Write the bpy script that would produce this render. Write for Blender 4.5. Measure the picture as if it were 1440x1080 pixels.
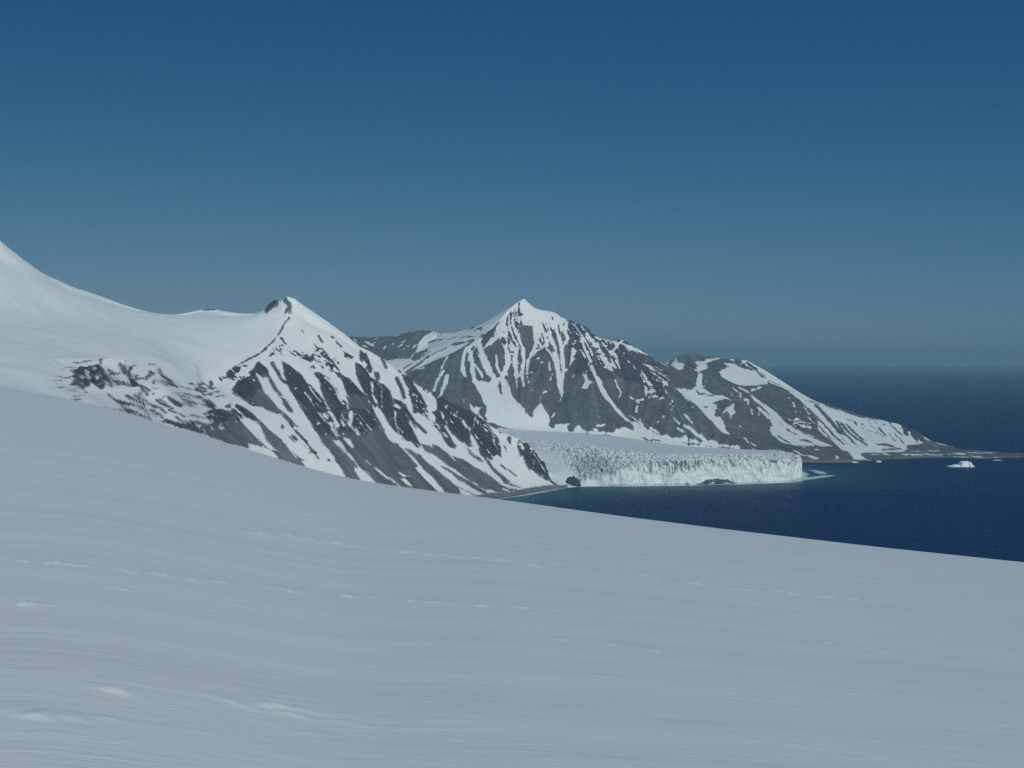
import bpy, math
import numpy as np

C = bpy.context.scene.collection
F = 1978.0            # focal length in photo pixels (1440 wide)
CX, HY = 720.0, 507.0  # column of the view axis, row of the level line
H = 200.0             # eye height above the sea, metres

for o in list(bpy.data.objects):
    bpy.data.objects.remove(o)


def P(px, py, Y):
    return (Y * (px - CX) / F, Y, H - Y * (py - HY) / F)


# ------------------------------------------------------------------ noise
class Noise:
    def __init__(self, seed, n=256):
        self.n = n
        self.t = np.random.RandomState(seed).rand(n, n).astype(np.float32) * 2 - 1

    def __call__(self, x, y):
        n = self.n
        xi = np.floor(x).astype(np.int64); yi = np.floor(y).astype(np.int64)
        fx = (x - xi).astype(np.float32); fy = (y - yi).astype(np.float32)
        fx = fx * fx * (3 - 2 * fx); fy = fy * fy * (3 - 2 * fy)
        x0 = xi % n; x1 = (xi + 1) % n; y0 = yi % n; y1 = (yi + 1) % n
        t = self.t
        a = t[x0, y0] * (1 - fx) + t[x1, y0] * fx
        b = t[x0, y1] * (1 - fx) + t[x1, y1] * fx
        return a * (1 - fy) + b * fy

    def fbm(self, x, y, o=4, g=0.5):
        s = 0; a = 1.0
        for i in range(o):
            s = s + a * self(x * 2 ** i + 17.3 * i, y * 2 ** i + 9.1 * i); a *= g
        return s


def voronoi(x, y, seed=0, n=128):
    r = np.random.RandomState(seed); jx = r.rand(n, n); jy = r.rand(n, n); jv = r.rand(n, n)
    xi = np.floor(x).astype(int); yi = np.floor(y).astype(int)
    f1 = np.full(x.shape, 9.0); f2 = np.full(x.shape, 9.0); val = np.zeros(x.shape)
    for a in (-1, 0, 1):
        for b in (-1, 0, 1):
            cx = (xi + a) % n; cy = (yi + b) % n
            d = np.hypot(xi + a + jx[cx, cy] - x, yi + b + jy[cx, cy] - y)
            m = d < f1
            f2 = np.where(m, f1, np.minimum(f2, d)); val = np.where(m, jv[cx, cy], val)
            f1 = np.where(m, d, f1)
    return f1, f2, val


def sstep(a, b, x):
    t = np.clip((x - a) / (b - a), 0, 1)
    return t * t * (3 - 2 * t)


def blur(z, r, n=3):
    r = max(1, int(round(r)))
    for _ in range(n):
        for ax in (0, 1):
            p = np.pad(z, [(r + 1, r) if i == ax else (0, 0) for i in (0, 1)], mode='edge')
            c = np.cumsum(p.astype(np.float64), axis=ax)
            if ax == 0:
                z = (c[2 * r + 1:] - c[:-2 * r - 1]) / (2 * r + 1)
            else:
                z = (c[:, 2 * r + 1:] - c[:, :-2 * r - 1]) / (2 * r + 1)
    return z


# ------------------------------------------------------------------ terrain solver
class Field:
    """height field on a regular grid, stretched between ridge, valley and shore lines"""

    def __init__(s, x0, x1, y0, y1, d):
        s.x0, s.y0, s.d = x0, y0, d
        s.nx = int((x1 - x0) / d) + 1; s.ny = int((y1 - y0) / d) + 1
        s.x = x0 + d * np.arange(s.nx); s.y = y0 + d * np.arange(s.ny)
        s.X, s.Y = np.meshgrid(s.x, s.y, indexing='ij')

    def raster(s, lines, h, nx, ny):
        acc = np.zeros((nx, ny)); cnt = np.zeros((nx, ny))
        for L in lines:
            L = np.asarray(L, float)
            if len(L) == 1: L = np.vstack([L, L])
            for a, b in zip(L[:-1], L[1:]):
                n = max(2, int(np.hypot(*(b - a)[:2]) / (h * 0.5)) + 1)
                q = a + (b - a) * np.linspace(0, 1, n)[:, None]
                i = np.rint((q[:, 0] - s.x0) / h).astype(int); j = np.rint((q[:, 1] - s.y0) / h).astype(int)
                k = (i >= 0) & (i < nx) & (j >= 0) & (j < ny)
                np.add.at(acc, (i[k], j[k]), q[k, 2]); np.add.at(cnt, (i[k], j[k]), 1)
        return acc, cnt

    def solve(s, lines, levels=5):
        z = None
        for l in range(levels, -1, -1):
            k = 2 ** l; h = s.d * k
            nx = (s.nx - 1) // k + 2; ny = (s.ny - 1) // k + 2
            if l == 0: nx, ny = s.nx, s.ny
            acc, cnt = s.raster(lines, h, nx, ny)
            m = cnt > 0; val = np.where(m, acc / np.maximum(cnt, 1), 0)
            if z is None:
                z = np.full((nx, ny), val[m].mean())
            else:
                i = np.minimum(np.arange(nx) / 2, z.shape[0] - 1.001); j = np.minimum(np.arange(ny) / 2, z.shape[1] - 1.001)
                i0 = i.astype(int); j0 = j.astype(int); fi = (i - i0)[:, None]; fj = (j - j0)[None]
                z = (z[i0][:, j0] * (1 - fi) * (1 - fj) + z[i0 + 1][:, j0] * fi * (1 - fj)
                     + z[i0][:, j0 + 1] * (1 - fi) * fj + z[i0 + 1][:, j0 + 1] * fi * fj)
            z = np.where(m, val, z)
            for it in range({0: 40, 1: 80, 2: 120}.get(l, 400)):
                p = np.pad(z, 1, mode='edge')
                z = np.where(m, val, 0.25 * (p[:-2, 1:-1] + p[2:, 1:-1] + p[1:-1, :-2] + p[1:-1, 2:]))
        s.z = z
        return z

    def sample(s, x, y, a=None):
        a = s.z if a is None else a
        i = np.clip((x - s.x0) / s.d, 0, s.nx - 1.001); j = np.clip((y - s.y0) / s.d, 0, s.ny - 1.001)
        i0 = i.astype(int); j0 = j.astype(int); fi = i - i0; fj = j - j0
        return (a[i0, j0] * (1 - fi) * (1 - fj) + a[i0 + 1, j0] * fi * (1 - fj)
                + a[i0, j0 + 1] * (1 - fi) * fj + a[i0 + 1, j0 + 1] * fi * fj)

    def raycast(s, px, py, ymin=0):
        px = np.asarray(px, float); py = np.asarray(py, float)
        Ys = np.arange(max(ymin, s.y[0]), s.y[-1], 2.0)
        Yg, pg = np.meshgrid(Ys, np.arange(len(px)))
        xr = Yg * (px[pg] - CX) / F; zr = H - Yg * (py[pg] - HY) / F
        dif = s.sample(xr, Yg) - zr
        ins = (xr >= s.x[0]) & (xr <= s.x[-1])
        dif = np.where(ins, dif, -999)
        hit = dif >= 0
        k = np.where(hit.any(1), hit.argmax(1), dif.argmax(1))
        Y = Ys[k]
        x = Y * (px - CX) / F
        return x, Y, H - Y * (py - HY) / F

    def lic(s, seed, cell, steps):
        g = Noise(seed)
        nz = g(s.X / cell, s.Y / cell)
        zb = blur(s.z, 6 / s.d + 1)
        gx, gy = np.gradient(zb, s.d)
        m = np.hypot(gx, gy) + 1e-6
        gx = (gx / m).astype(np.float32); gy = (gy / m).astype(np.float32)
        I0, J0 = np.meshgrid(np.arange(s.nx, dtype=np.float32), np.arange(s.ny, dtype=np.float32), indexing='ij')
        out = nz.copy(); n = 1
        for sg in (1, -1):
            I = I0.copy(); J = J0.copy()
            for k in range(steps):
                a = np.clip(np.rint(I), 0, s.nx - 1).astype(np.int32); b = np.clip(np.rint(J), 0, s.ny - 1).astype(np.int32)
                I = np.clip(I + sg * gx[a, b] * 1.3, 0, s.nx - 1); J = np.clip(J + sg * gy[a, b] * 1.3, 0, s.ny - 1)
                a = np.rint(I).astype(np.int32); b = np.rint(J).astype(np.int32)
                out += nz[a, b]; n += 1
        out /= n
        return out / out.std()

    # ---- snow, crag and gravel cover, painted patch by patch on the ground
    def paint(s, feats, ymin=0):
        Q = s.z + 0.065 * (s.Y - 2500)
        snow = np.full(s.X.shape, 12.0); crag = np.full(s.X.shape, -6.0); grav = np.full(s.X.shape, -12.0)
        mixd = np.zeros(s.X.shape)
        allp = np.array([p for f in feats for p in f[2]])
        x, y, z = s.raycast(allp[:, 0], allp[:, 1], ymin)
        q = z + 0.065 * (y - 2500); k = 0
        for kind, w, pts in feats:
            n = len(pts); ax = x[k:k + n]; aq = q[k:k + n]; yy = np.median(y[k:k + n])
            ylo, yhi = np.sort(y[k:k + n])[[n // 10, n - 1 - n // 10]]; k += n
            mpp = yy / F
            mg = 9.0 + w * mpp
            i0 = max(0, int((ax.min() - mg - s.x0) / s.d)); i1 = min(s.nx, int((ax.max() + mg - s.x0) / s.d) + 2)
            if i1 <= i0: continue
            sub = Q[i0:i1]
            m = (sub > aq.min() - mg) & (sub < aq.max() + mg) & (s.Y[i0:i1] > ylo - 140) & (s.Y[i0:i1] < yhi + 140)
            if not m.any(): continue
            gx = s.X[i0:i1][m]; gq = sub[m]
            poly = w == 0
            dist = np.full(gx.shape, 1e9); ins = np.zeros(gx.shape, bool)
            segs = [(t, (t + 1) % n) for t in range(n if poly else max(1, n - 1))]
            for a, b in segs:
                x1, q1 = ax[a], aq[a]; b = min(b, n - 1) if not poly else b
                x2, q2 = ax[b], aq[b]
                dx, dq = x2 - x1, q2 - q1; L = dx * dx + dq * dq + 1e-9
                t = np.clip(((gx - x1) * dx + (gq - q1) * dq) / L, 0, 1)
                dist = np.minimum(dist, np.hypot(gx - x1 - t * dx, gq - q1 - t * dq))
                if poly:
                    c = ((q1 > gq) != (q2 > gq))
                    with np.errstate(divide='ignore', invalid='ignore'):
                        ins ^= c & (gx < (x2 - x1) * (gq - q1) / (q2 - q1 if q2 != q1 else 1e-9) + x1)
            sd = np.where(ins, dist, -dist) if poly else w * mpp / 2 - dist
            sn = snow[i0:i1]; cg = crag[i0:i1]; gr = grav[i0:i1]; mx = mixd[i0:i1]
            K = kind.upper()
            if K == 'S':
                sn[m] = np.maximum(sn[m], np.minimum(sd, 12)); mx[m] = np.where(sd > 0, 0, mx[m])
            elif K == 'N':
                wt = sstep(-1.5, 2.5, sd)
                sn[m] = np.minimum(sn[m], sn[m] * (1 - wt) + 1.6 * wt); cg[m] = np.maximum(cg[m], np.minimum(sd, 6)); mx[m] = np.maximum(mx[m], wt)
            elif K == 'K':
                wt = sstep(-1.5, 2.5, sd)
                sn[m] = sn[m] * (1 - wt) - 2.3 * wt; cg[m] = np.maximum(cg[m], np.minimum(sd, 6)); mx[m] = np.maximum(mx[m], wt)
            elif K == 'M':
                wt = sstep(-1.5, 2.5, sd)
                sn[m] = sn[m] * (1 - wt) + 0.0 * wt; cg[m] = np.maximum(cg[m], np.minimum(sd, 6)); mx[m] = np.maximum(mx[m], wt)
            else:
                sn[m] = np.minimum(sn[m], np.maximum(-sd, -12)); mx[m] = np.where(sd > 0, 0, mx[m])
                if K == 'C': cg[m] = np.maximum(cg[m], np.minimum(sd, 6))
                elif K == 'R': cg[m] = np.minimum(cg[m], np.maximum(-sd, -6))
                elif K == 'B': gr[m] = np.maximum(gr[m], np.minimum(sd, 12)); cg[m] = np.minimum(cg[m], np.maximum(-sd, -6))
        return snow, blur(crag, 4.5 / s.d, 2), grav, mixd


def grid_mesh(name, X, Y, Z, mat, attrs={}, keep=None, close=False):
    nx, ny = X.shape
    co = np.stack([X, Y, Z], -1).reshape(-1, 3).astype(np.float32)
    i = np.arange(nx - (0 if close else 1)); j = np.arange(ny - 1)
    I, J = np.meshgrid(i, j, indexing='ij'); I2 = (I + 1) % nx
    q = np.stack([I * ny + J, I2 * ny + J, I2 * ny + J + 1, I * ny + J + 1], -1).reshape(-1, 4)
    if keep is not None:
        q = q[keep[:nx - 1, :ny - 1].reshape(-1)]
        used = np.unique(q); mp = np.zeros(len(co), np.int64); mp[used] = np.arange(len(used))
        q = mp[q]; co = co[used]; attrs = {k: v.reshape(-1)[used] for k, v in attrs.items()}
    return raw_mesh(name, co, q, mat, attrs)


def raw_mesh(name, co, q, mat, attrs={}, smooth=True):
    me = bpy.data.meshes.new(name)
    co = np.ascontiguousarray(co, np.float32); q = np.ascontiguousarray(q, np.int32)
    nl = q.size; k = q.shape[1]
    me.vertices.add(len(co)); me.vertices.foreach_set('co', co.ravel())
    me.loops.add(nl); me.loops.foreach_set('vertex_index', q.ravel())
    me.polygons.add(len(q)); me.polygons.foreach_set('loop_start', np.arange(0, nl, k, dtype=np.int32))
    me.polygons.foreach_set('loop_total', np.full(len(q), k, np.int32))
    me.polygons.foreach_set('use_smooth', np.full(len(q), smooth))
    for a, v in attrs.items():
        at = me.attributes.new(a, 'FLOAT', 'POINT')
        at.data.foreach_set('value', np.ascontiguousarray(v, np.float32).ravel())
    me.update(calc_edges=True); me.validate()
    me.materials.append(mat)
    o = bpy.data.objects.new(name, me); C.objects.link(o)
    return o


# ------------------------------------------------------------------ materials
class NT:
    def __init__(s, nt):
        s.nt = nt

    def n(s, t, **kw):
        nd = s.nt.nodes.new(t)
        for k, v in kw.items(): setattr(nd, k, v)
        return nd

    def l(s, a, b):
        s.nt.links.new(a, b)

    def val(s, sock, v):
        if hasattr(v, 'is_output') or isinstance(v, bpy.types.NodeSocket): s.l(v, sock)
        else: sock.default_value = v

    def math(s, op, a, b=0.0, c=0.0, clamp=False):
        m = s.n('ShaderNodeMath', operation=op, use_clamp=clamp)
        for i, v in enumerate((a, b, c)): s.val(m.inputs[i], v)
        return m.outputs[0]

    def ramp(s, v, a, b, lo=0.0, hi=1.0):
        m = s.n('ShaderNodeMapRange', interpolation_type='SMOOTHSTEP')
        s.val(m.inputs[0], v)
        for i, q in enumerate((a, b, lo, hi)): m.inputs[i + 1].default_value = q
        return m.outputs[0]

    def noise(s, vec, scale, detail=3, rough=0.5):
        m = s.n('ShaderNodeTexNoise')
        s.l(vec, m.inputs['Vector']); m.inputs['Scale'].default_value = scale
        m.inputs['Detail'].default_value = detail; m.inputs['Roughness'].default_value = rough
        return m.outputs[0]

    def attr(s, name):
        return s.n('ShaderNodeAttribute', attribute_name=name).outputs['Fac']

    def mix(s, f, a, b):
        m = s.n('ShaderNodeMix', data_type='RGBA')
        s.val(m.inputs[0], f)
        for i, v in ((6, a), (7, b)):
            if isinstance(v, tuple): m.inputs[i].default_value = (*v, 1)
            else: s.l(v, m.inputs[i])
        return m.outputs[2]

    def scale(s, vec, sc, rot=(0, 0, 0)):
        m = s.n('ShaderNodeMapping'); s.l(vec, m.inputs[0]); m.inputs['Scale'].default_value = sc
        m.inputs['Rotation'].default_value = rot
        return m.outputs[0]


def material(name):
    m = bpy.data.materials.new(name); m.use_nodes = True
    t = NT(m.node_tree)
    b = m.node_tree.nodes['Principled BSDF']
    pos = t.n('ShaderNodeNewGeometry').outputs['Position']
    return m, t, b, pos


SNOW = (0.755, 0.825, 0.785)


def mat_terrain(name, scree, crag, haze_tint=1.0):
    m, t, b, pos = material(name)
    n1 = t.noise(pos, 0.42, 4, 0.65)
    n2 = t.noise(pos, 0.06, 4, 0.55)
    n3 = t.noise(pos, 0.9, 3, 0.6)
    v = t.math('ADD', t.attr('snow'), t.math('MULTIPLY', t.math('SUBTRACT', n1, 0.5), 4.4))
    sm = t.ramp(v, -1.0, 1.0)
    cg = t.ramp(t.math('ADD', t.attr('crag'), t.math('MULTIPLY', t.math('SUBTRACT', n2, 0.5), 16.0)), -3.5, 3.5)
    gr = t.ramp(t.math('ADD', t.attr('gravel'), t.math('MULTIPLY', t.math('SUBTRACT', n1, 0.5), 3.0)), -0.8, 0.8)
    var = t.ramp(n2, 0.3, 0.7)
    s1 = t.mix(var, tuple(c * 0.82 for c in scree), tuple(c * 1.18 for c in scree))
    s1 = t.mix(t.math('MULTIPLY', t.ramp(t.noise(pos, 0.011, 3, 0.5), 0.42, 0.62), 0.55), s1, (scree[0] * 0.86, scree[1] * 0.98, scree[2] * 0.88))
    fine = t.ramp(n3, 0.35, 0.7)
    s1 = t.mix(t.math('MULTIPLY', fine, 0.35), s1, tuple(c * 1.35 for c in scree))
    c1 = t.mix(t.ramp(n1, 0.35, 0.65), tuple(c * 0.6 for c in crag), tuple(c * 1.45 for c in crag))
    rock = t.mix(cg, s1, c1)
    # debris streaks running down the fall line
    hs = t.n('ShaderNodeHueSaturation'); t.l(rock, hs.inputs['Color']); t.l(t.math('MULTIPLY_ADD', t.attr('flow'), 0.13, 1.0), hs.inputs['Value']); rock = hs.outputs[0]
    rock = t.mix(gr, rock, t.mix(var, (0.15, 0.16, 0.163), (0.215, 0.225, 0.225)))
    sn = t.mix(t.ramp(t.noise(pos, 0.02, 3), 0.35, 0.65), tuple(c * 0.965 for c in SNOW), SNOW)
    t.l(t.mix(sm, rock, sn), b.inputs['Base Color'])
    b.inputs['Roughness'].default_value = 0.9
    b.inputs['Specular IOR Level'].default_value = 0.1
    bp = t.n('ShaderNodeBump'); bp.inputs['Distance'].default_value = 1.0
    t.l(t.math('MULTIPLY', t.math('SUBTRACT', 1.0, sm), t.math('MULTIPLY', n1, 1.6)), bp.inputs['Height'])
    bp.inputs['Strength'].default_value = 0.6
    t.l(bp.outputs[0], b.inputs['Normal'])
    return m


def mat_slope():
    m, t, b, pos = material('wind_packed_snow')
    cv = t.n('ShaderNodeCombineXYZ'); t.l(t.attr('along'), cv.inputs[0]); t.l(t.attr('across'), cv.inputs[1]); uv = cv.outputs[0]
    far = t.noise(t.scale(uv, (0.05, 0.45, 0.05)), 1.0, 4, 0.55)
    mid = t.noise(t.scale(uv, (0.28, 2.2, 0.3)), 1.0, 4, 0.6)
    fin = t.noise(t.scale(uv, (2.2, 8.0, 3.0)), 1.0, 4, 0.65)
    fil = t.noise(t.scale(uv, (0.8, 4.2, 1)), 1.0, 4, 0.65)
    spk = t.ramp(t.noise(t.scale(uv, (3.2, 6.0, 1)), 1.0, 2, 0.5), 0.66, 0.80)
    pat = t.ramp(t.noise(t.scale(uv, (0.16, 0.5, 1)), 1.0, 3, 0.6), 0.5, 0.72)
    crust = t.math('MULTIPLY', t.noise(t.scale(uv, (9.0, 14.0, 1)), 1.0, 3, 0.6), t.math('MULTIPLY', pat, 0.02))
    grain = t.noise(pos, 40.0, 2, 0.6)
    col = t.mix(t.ramp(far, 0.3, 0.7), tuple(c * 0.95 for c in SNOW), tuple(c * 1.02 for c in SNOW))
    t.l(col, b.inputs['Base Color'])
    b.inputs['Roughness'].default_value = 0.75
    b.inputs['Specular IOR Level'].default_value = 0.25
    h = t.math('ADD', t.math('ADD', t.math('MULTIPLY', fil, 0.011), t.math('MULTIPLY', spk, 0.014)), t.math('ADD', t.math('MULTIPLY', far, 0.018), t.math('ADD', t.math('MULTIPLY', mid, 0.016),
        t.math('ADD', t.math('MULTIPLY', fin, 0.0125), t.math('ADD', crust, t.math('MULTIPLY', grain, 0.003))))))
    bp = t.n('ShaderNodeBump'); bp.inputs['Distance'].default_value = 1.0; bp.inputs['Strength'].default_value = 0.5
    t.l(h, bp.inputs['Height']); t.l(bp.outputs[0], b.inputs['Normal'])
    return m


def mat_ice(name='glacier_ice'):
    m, t, b, pos = material(name)
    n1 = t.noise(pos, 0.25, 5, 0.65)
    n2 = t.noise(t.scale(pos, (0.16, 0.16, 0.07)), 1.0, 5, 0.65)
    dirt_shade = t.attr('dirt_shade'); wall = t.attr('wall')
    top = t.mix(t.ramp(n1, 0.3, 0.7), (0.69, 0.77, 0.745), SNOW)
    ice = t.mix(t.ramp(n2, 0.35, 0.7), (0.62, 0.735, 0.715), (0.80, 0.87, 0.82))
    c = t.mix(wall, top, ice)
    d = t.ramp(t.math('ADD', dirt_shade, t.math('MULTIPLY', t.math('SUBTRACT', n1, 0.5), 0.7)), 0.3, 0.9)
    c = t.mix(t.math('MULTIPLY', d, 0.75), c, (0.23, 0.28, 0.31))  # greyed by dirt at the left and by painted shade in cracks and cave
    t.l(c, b.inputs['Base Color'])
    b.inputs['Roughness'].default_value = 0.6
    b.inputs['Specular IOR Level'].default_value = 0.2
    bp = t.n('ShaderNodeBump'); bp.inputs['Distance'].default_value = 1.0; bp.inputs['Strength'].default_value = 0.6
    t.l(t.math('MULTIPLY', t.math('ADD', n1, n2), 1.2), bp.inputs['Height']); t.l(bp.outputs[0], b.inputs['Normal'])
    return m


def mat_sea():
    m, t, b, pos = material('sea_water')
    sh = t.attr('shallow')
    n = t.noise(t.scale(pos, (0.004, 0.012, 1)), 1.0, 4, 0.6)
    deep = t.mix(t.ramp(n, 0.3, 0.7), (0.0010, 0.0165, 0.074), (0.0018, 0.0235, 0.098))
    s2 = t.ramp(t.math('ADD', sh, t.math('MULTIPLY', t.math('SUBTRACT', n, 0.5), 0.25)), 0.02, 1.0)
    c = t.mix(s2, deep, (0.035, 0.12, 0.15))
    t.l(c, b.inputs['Base Color'])
    b.inputs['Roughness'].default_value = 0.45
    b.inputs['IOR'].default_value = 1.33
    b.inputs['Specular IOR Level'].default_value = 0.12
    w = t.noise(t.scale(pos, (0.05, 0.12, 1)), 1.0, 5, 0.65)
    bp = t.n('ShaderNodeBump'); bp.inputs['Distance'].default_value = 1.0; bp.inputs['Strength'].default_value = 0.35
    t.l(t.math('MULTIPLY', w, 2.0), bp.inputs['Height']); t.l(bp.outputs[0], b.inputs['Normal'])
    return m


def mat_foam():
    m, t, b, pos = material('brash_ice_and_foam')
    n = t.noise(t.scale(pos, (0.12, 0.06, 1)), 1.0, 5, 0.7)
    a = t.math('MULTIPLY', t.attr('cover'), 1.0)
    al = t.ramp(t.math('ADD', t.math('MULTIPLY', t.math('SUBTRACT', n, 0.5), 1.6), a), 0.35, 0.95)
    b.inputs['Base Color'].default_value = (0.55, 0.66, 0.68, 1)
    b.inputs['Roughness'].default_value = 0.9
    b.inputs['Specular IOR Level'].default_value = 0.1
    t.l(al, b.inputs['Alpha'])
    return m


# ------------------------------------------------------------------ traced cover: tiles of the photograph, pixels at 9x
NEAR, FARL = [], []


def tile(dst, ox, oy, feats, sc=9.0):
    for f in feats:
        kind = f[0]
        if len(f) == 2: w, fl = 0, f[1]
        else: w, fl = f[1] / sc, f[2]
        pts = [(ox + fl[i] / sc, oy + fl[i + 1] / sc) for i in range(0, len(fl), 2)]
        if len(pts) == 1: pts = pts * 2
        dst.append((kind, w, pts))


# near mountain ------------------------------------------------------
tile(NEAR, 320, 410, [
    ('C', (470,270,480,215,520,160,570,145,640,125,650,170,600,225,550,255,500,280)),
    ('C', (710,100,740,90,760,130,800,150,810,230,820,280,800,300,770,260,720,290,740,230,780,220,750,170,720,140)),  # shade beside the summit, painted in as dark crag cover
    ('C', 14, (800,320,730,400,680,490,640,550,570,640,500,710,430,770)),
    ('C', 13, (430,770,300,840,180,905,60,990,0,1040)), ('N', (720,900,800,760,1000,760,1200,700,1440,900,1440,1080,1080,940,960,860)),
    ('M', (650,560,720,580,730,620,790,690,740,680,730,740,720,800,690,850,640,840,560,830,480,850,500,820,560,770,540,730,570,700,630,690,640,640)),
    ('C', 20, (850,760,930,800)), ('C', 22, (990,850,1060,890)), ('C', 12, (1150,560,1170,600,1210,640)), ('C', 14, (1090,660,1150,720)),
    ('C', 14, (1180,770,1260,850)), ('C', 12, (1090,790,1140,830)), ('C', 18, (1280,900,1340,960)), ('C', 14, (1150,860,1210,900)),
    ('C', 16, (1380,650,1440,700)), ('C', 12, (1310,570,1340,590)), ('C', 12, (740,740,820,790)), ('C', 10, (930,480,960,520)), ('C', 20, (1060,950,1100,970))])
tile(NEAR, 320, 500, [
    ('C', (385,75,420,95,500,160,530,250,545,300,480,270,460,280,440,260,375,225,350,230,370,270,400,340,450,430,480,480,560,560,610,630,650,690,630,740,580,720,500,680,460,660,380,640,340,640,290,630,240,590,170,530,90,480,60,440,70,400,110,350,160,310,230,280,290,270,270,220,320,180,370,120)),
    ('R', (330,430,420,420,560,560,640,700,560,700,440,650,300,620)),
    ('S', 20, (150,440,185,432)),
    ('C', 30, (540,310,600,420,680,510)),
    ('C', (680,530,720,540,770,600,830,690,815,720,760,690,720,630,690,570)),
    ('C', 24, (560,90,600,160,640,210)), ('C', 22, (640,220,690,310,750,350)),
    ('C', 22, (640,690,700,730,760,790,830,870,860,940,900,1000,980,1080)), ('C', 12, (830,870,880,900,865,950)),
    ('C', (690,70,740,100,800,140,850,180,920,230,1010,350,1060,370,1110,430,1170,500,1210,560,1240,620,1260,690,1310,770,1340,850,1390,930,1420,1000,1440,1080,1200,1080,1190,1060,1110,940,1060,860,1020,780,960,700,900,610,850,530,810,450,760,370,740,290,710,180)),
    ('S', 16, (1040,390,1060,440,1110,510,1190,590)), ('S', 18, (980,470,1040,540,1080,610,1125,680)), ('S', 12, (1190,640,1250,690)),
    ('S', 22, (1160,740,1210,800,1270,850,1310,880,1340,960,1390,1010)), ('S', 24, (1230,740,1280,800)), ('S', 30, (865,425)), ('S', 18, (1140,878,1165,884)),
    ('S', 16, (1240,990,1250,1010)), ('S', 16, (795,235)),
    ('C', 14, (0,220,80,160,160,110,230,80)), ('M', (0,230,160,250,270,250,200,310,80,320,0,330)),
    ('C', (50,690,110,620,180,640,240,680,330,750,400,830,450,870,480,900,560,980,640,1040,700,1080,540,1080,480,1000,420,900,370,840,280,800,200,790,130,760)),
    ('R', (0,700,60,740,150,820,200,880,300,960,380,1040,430,1080,0,1080)),
    ('S', 20, (60,960,100,955)), ('S', 20, (110,970,170,1020)),
    ('C', 16, (690,890,700,920)), ('C', 26, (780,1030,830,1080))])
tile(NEAR, 440, 460, [
    ('C', (10,570,70,570,150,610,200,650,250,720,310,790,330,870,370,940,400,920,430,980,440,1080,240,1080,200,1020,170,940,120,860,90,760,80,660,30,620)),
    ('S', 22, (150,640,220,700,290,790,330,880,365,940)), ('S', 20, (115,740)),
    ('M', (370,290,470,340,580,380,520,400,500,420,490,520,460,440,420,460,390,420)),
    ('C', (250,540,330,600,380,620,450,640,530,720,600,800,650,850,700,880,740,880,750,980,760,1080,480,1080,460,980,430,900,420,820,390,740,360,650,300,600)),
    ('R', (480,850,640,900,740,960,760,1080,480,1080)),
    ('M', (310,450,350,490,430,570,400,570,330,510)),
    ('C', (540,460,600,470,660,530,690,480,740,520,750,570,700,580,720,640,760,640,830,700,860,720,940,790,990,850,1000,900,1020,1000,1060,1080,880,1080,860,1020,810,960,770,900,740,840,700,870,650,830,600,700,570,640,540,560)),
    ('C', (600,290,640,330,680,330,700,400,720,470,750,530,720,560,690,470,650,440,600,440,590,380)),
    ('C', (780,570,830,580,850,650,830,680,780,610)),
    ('S', 24, (750,690,760,800,780,900,810,960)), ('S', 14, (870,800,880,960,870,1020)), ('S', (760,980,830,1010,860,1080,770,1080)),
    ('C', 26, (870,400,920,480,930,510)), ('C', 36, (1070,510,1110,560)), ('C', 34, (1060,640,1100,720,1140,830,1160,890)),
    ('C', (1130,600,1240,640,1270,720,1340,830,1390,920,1420,1000,1440,1080,1280,1080,1250,960,1230,860,1200,760,1150,660)),
    ('S', 24, (1270,880)), ('S', 20, (1320,870)), ('S', 24, (1310,990)), ('S', 16, (1360,920)), ('S', 26, (740,640)), ('S', 30, (680,855)),
    ('C', (1000,900,1050,940,1110,940,1170,1000,1180,1080,1050,1080,1040,1010)), ('S', 26, (1030,990,1090,1040)),
    ('C', 14, (300,190,360,260)), ('C', 14, (70,110,110,180)), ('C', 14, (240,120,260,140)), ('C', 14, (180,450,260,560)), ('C', 12, (90,500,130,530)), ('C', 14, (20,340,80,380))])
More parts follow.
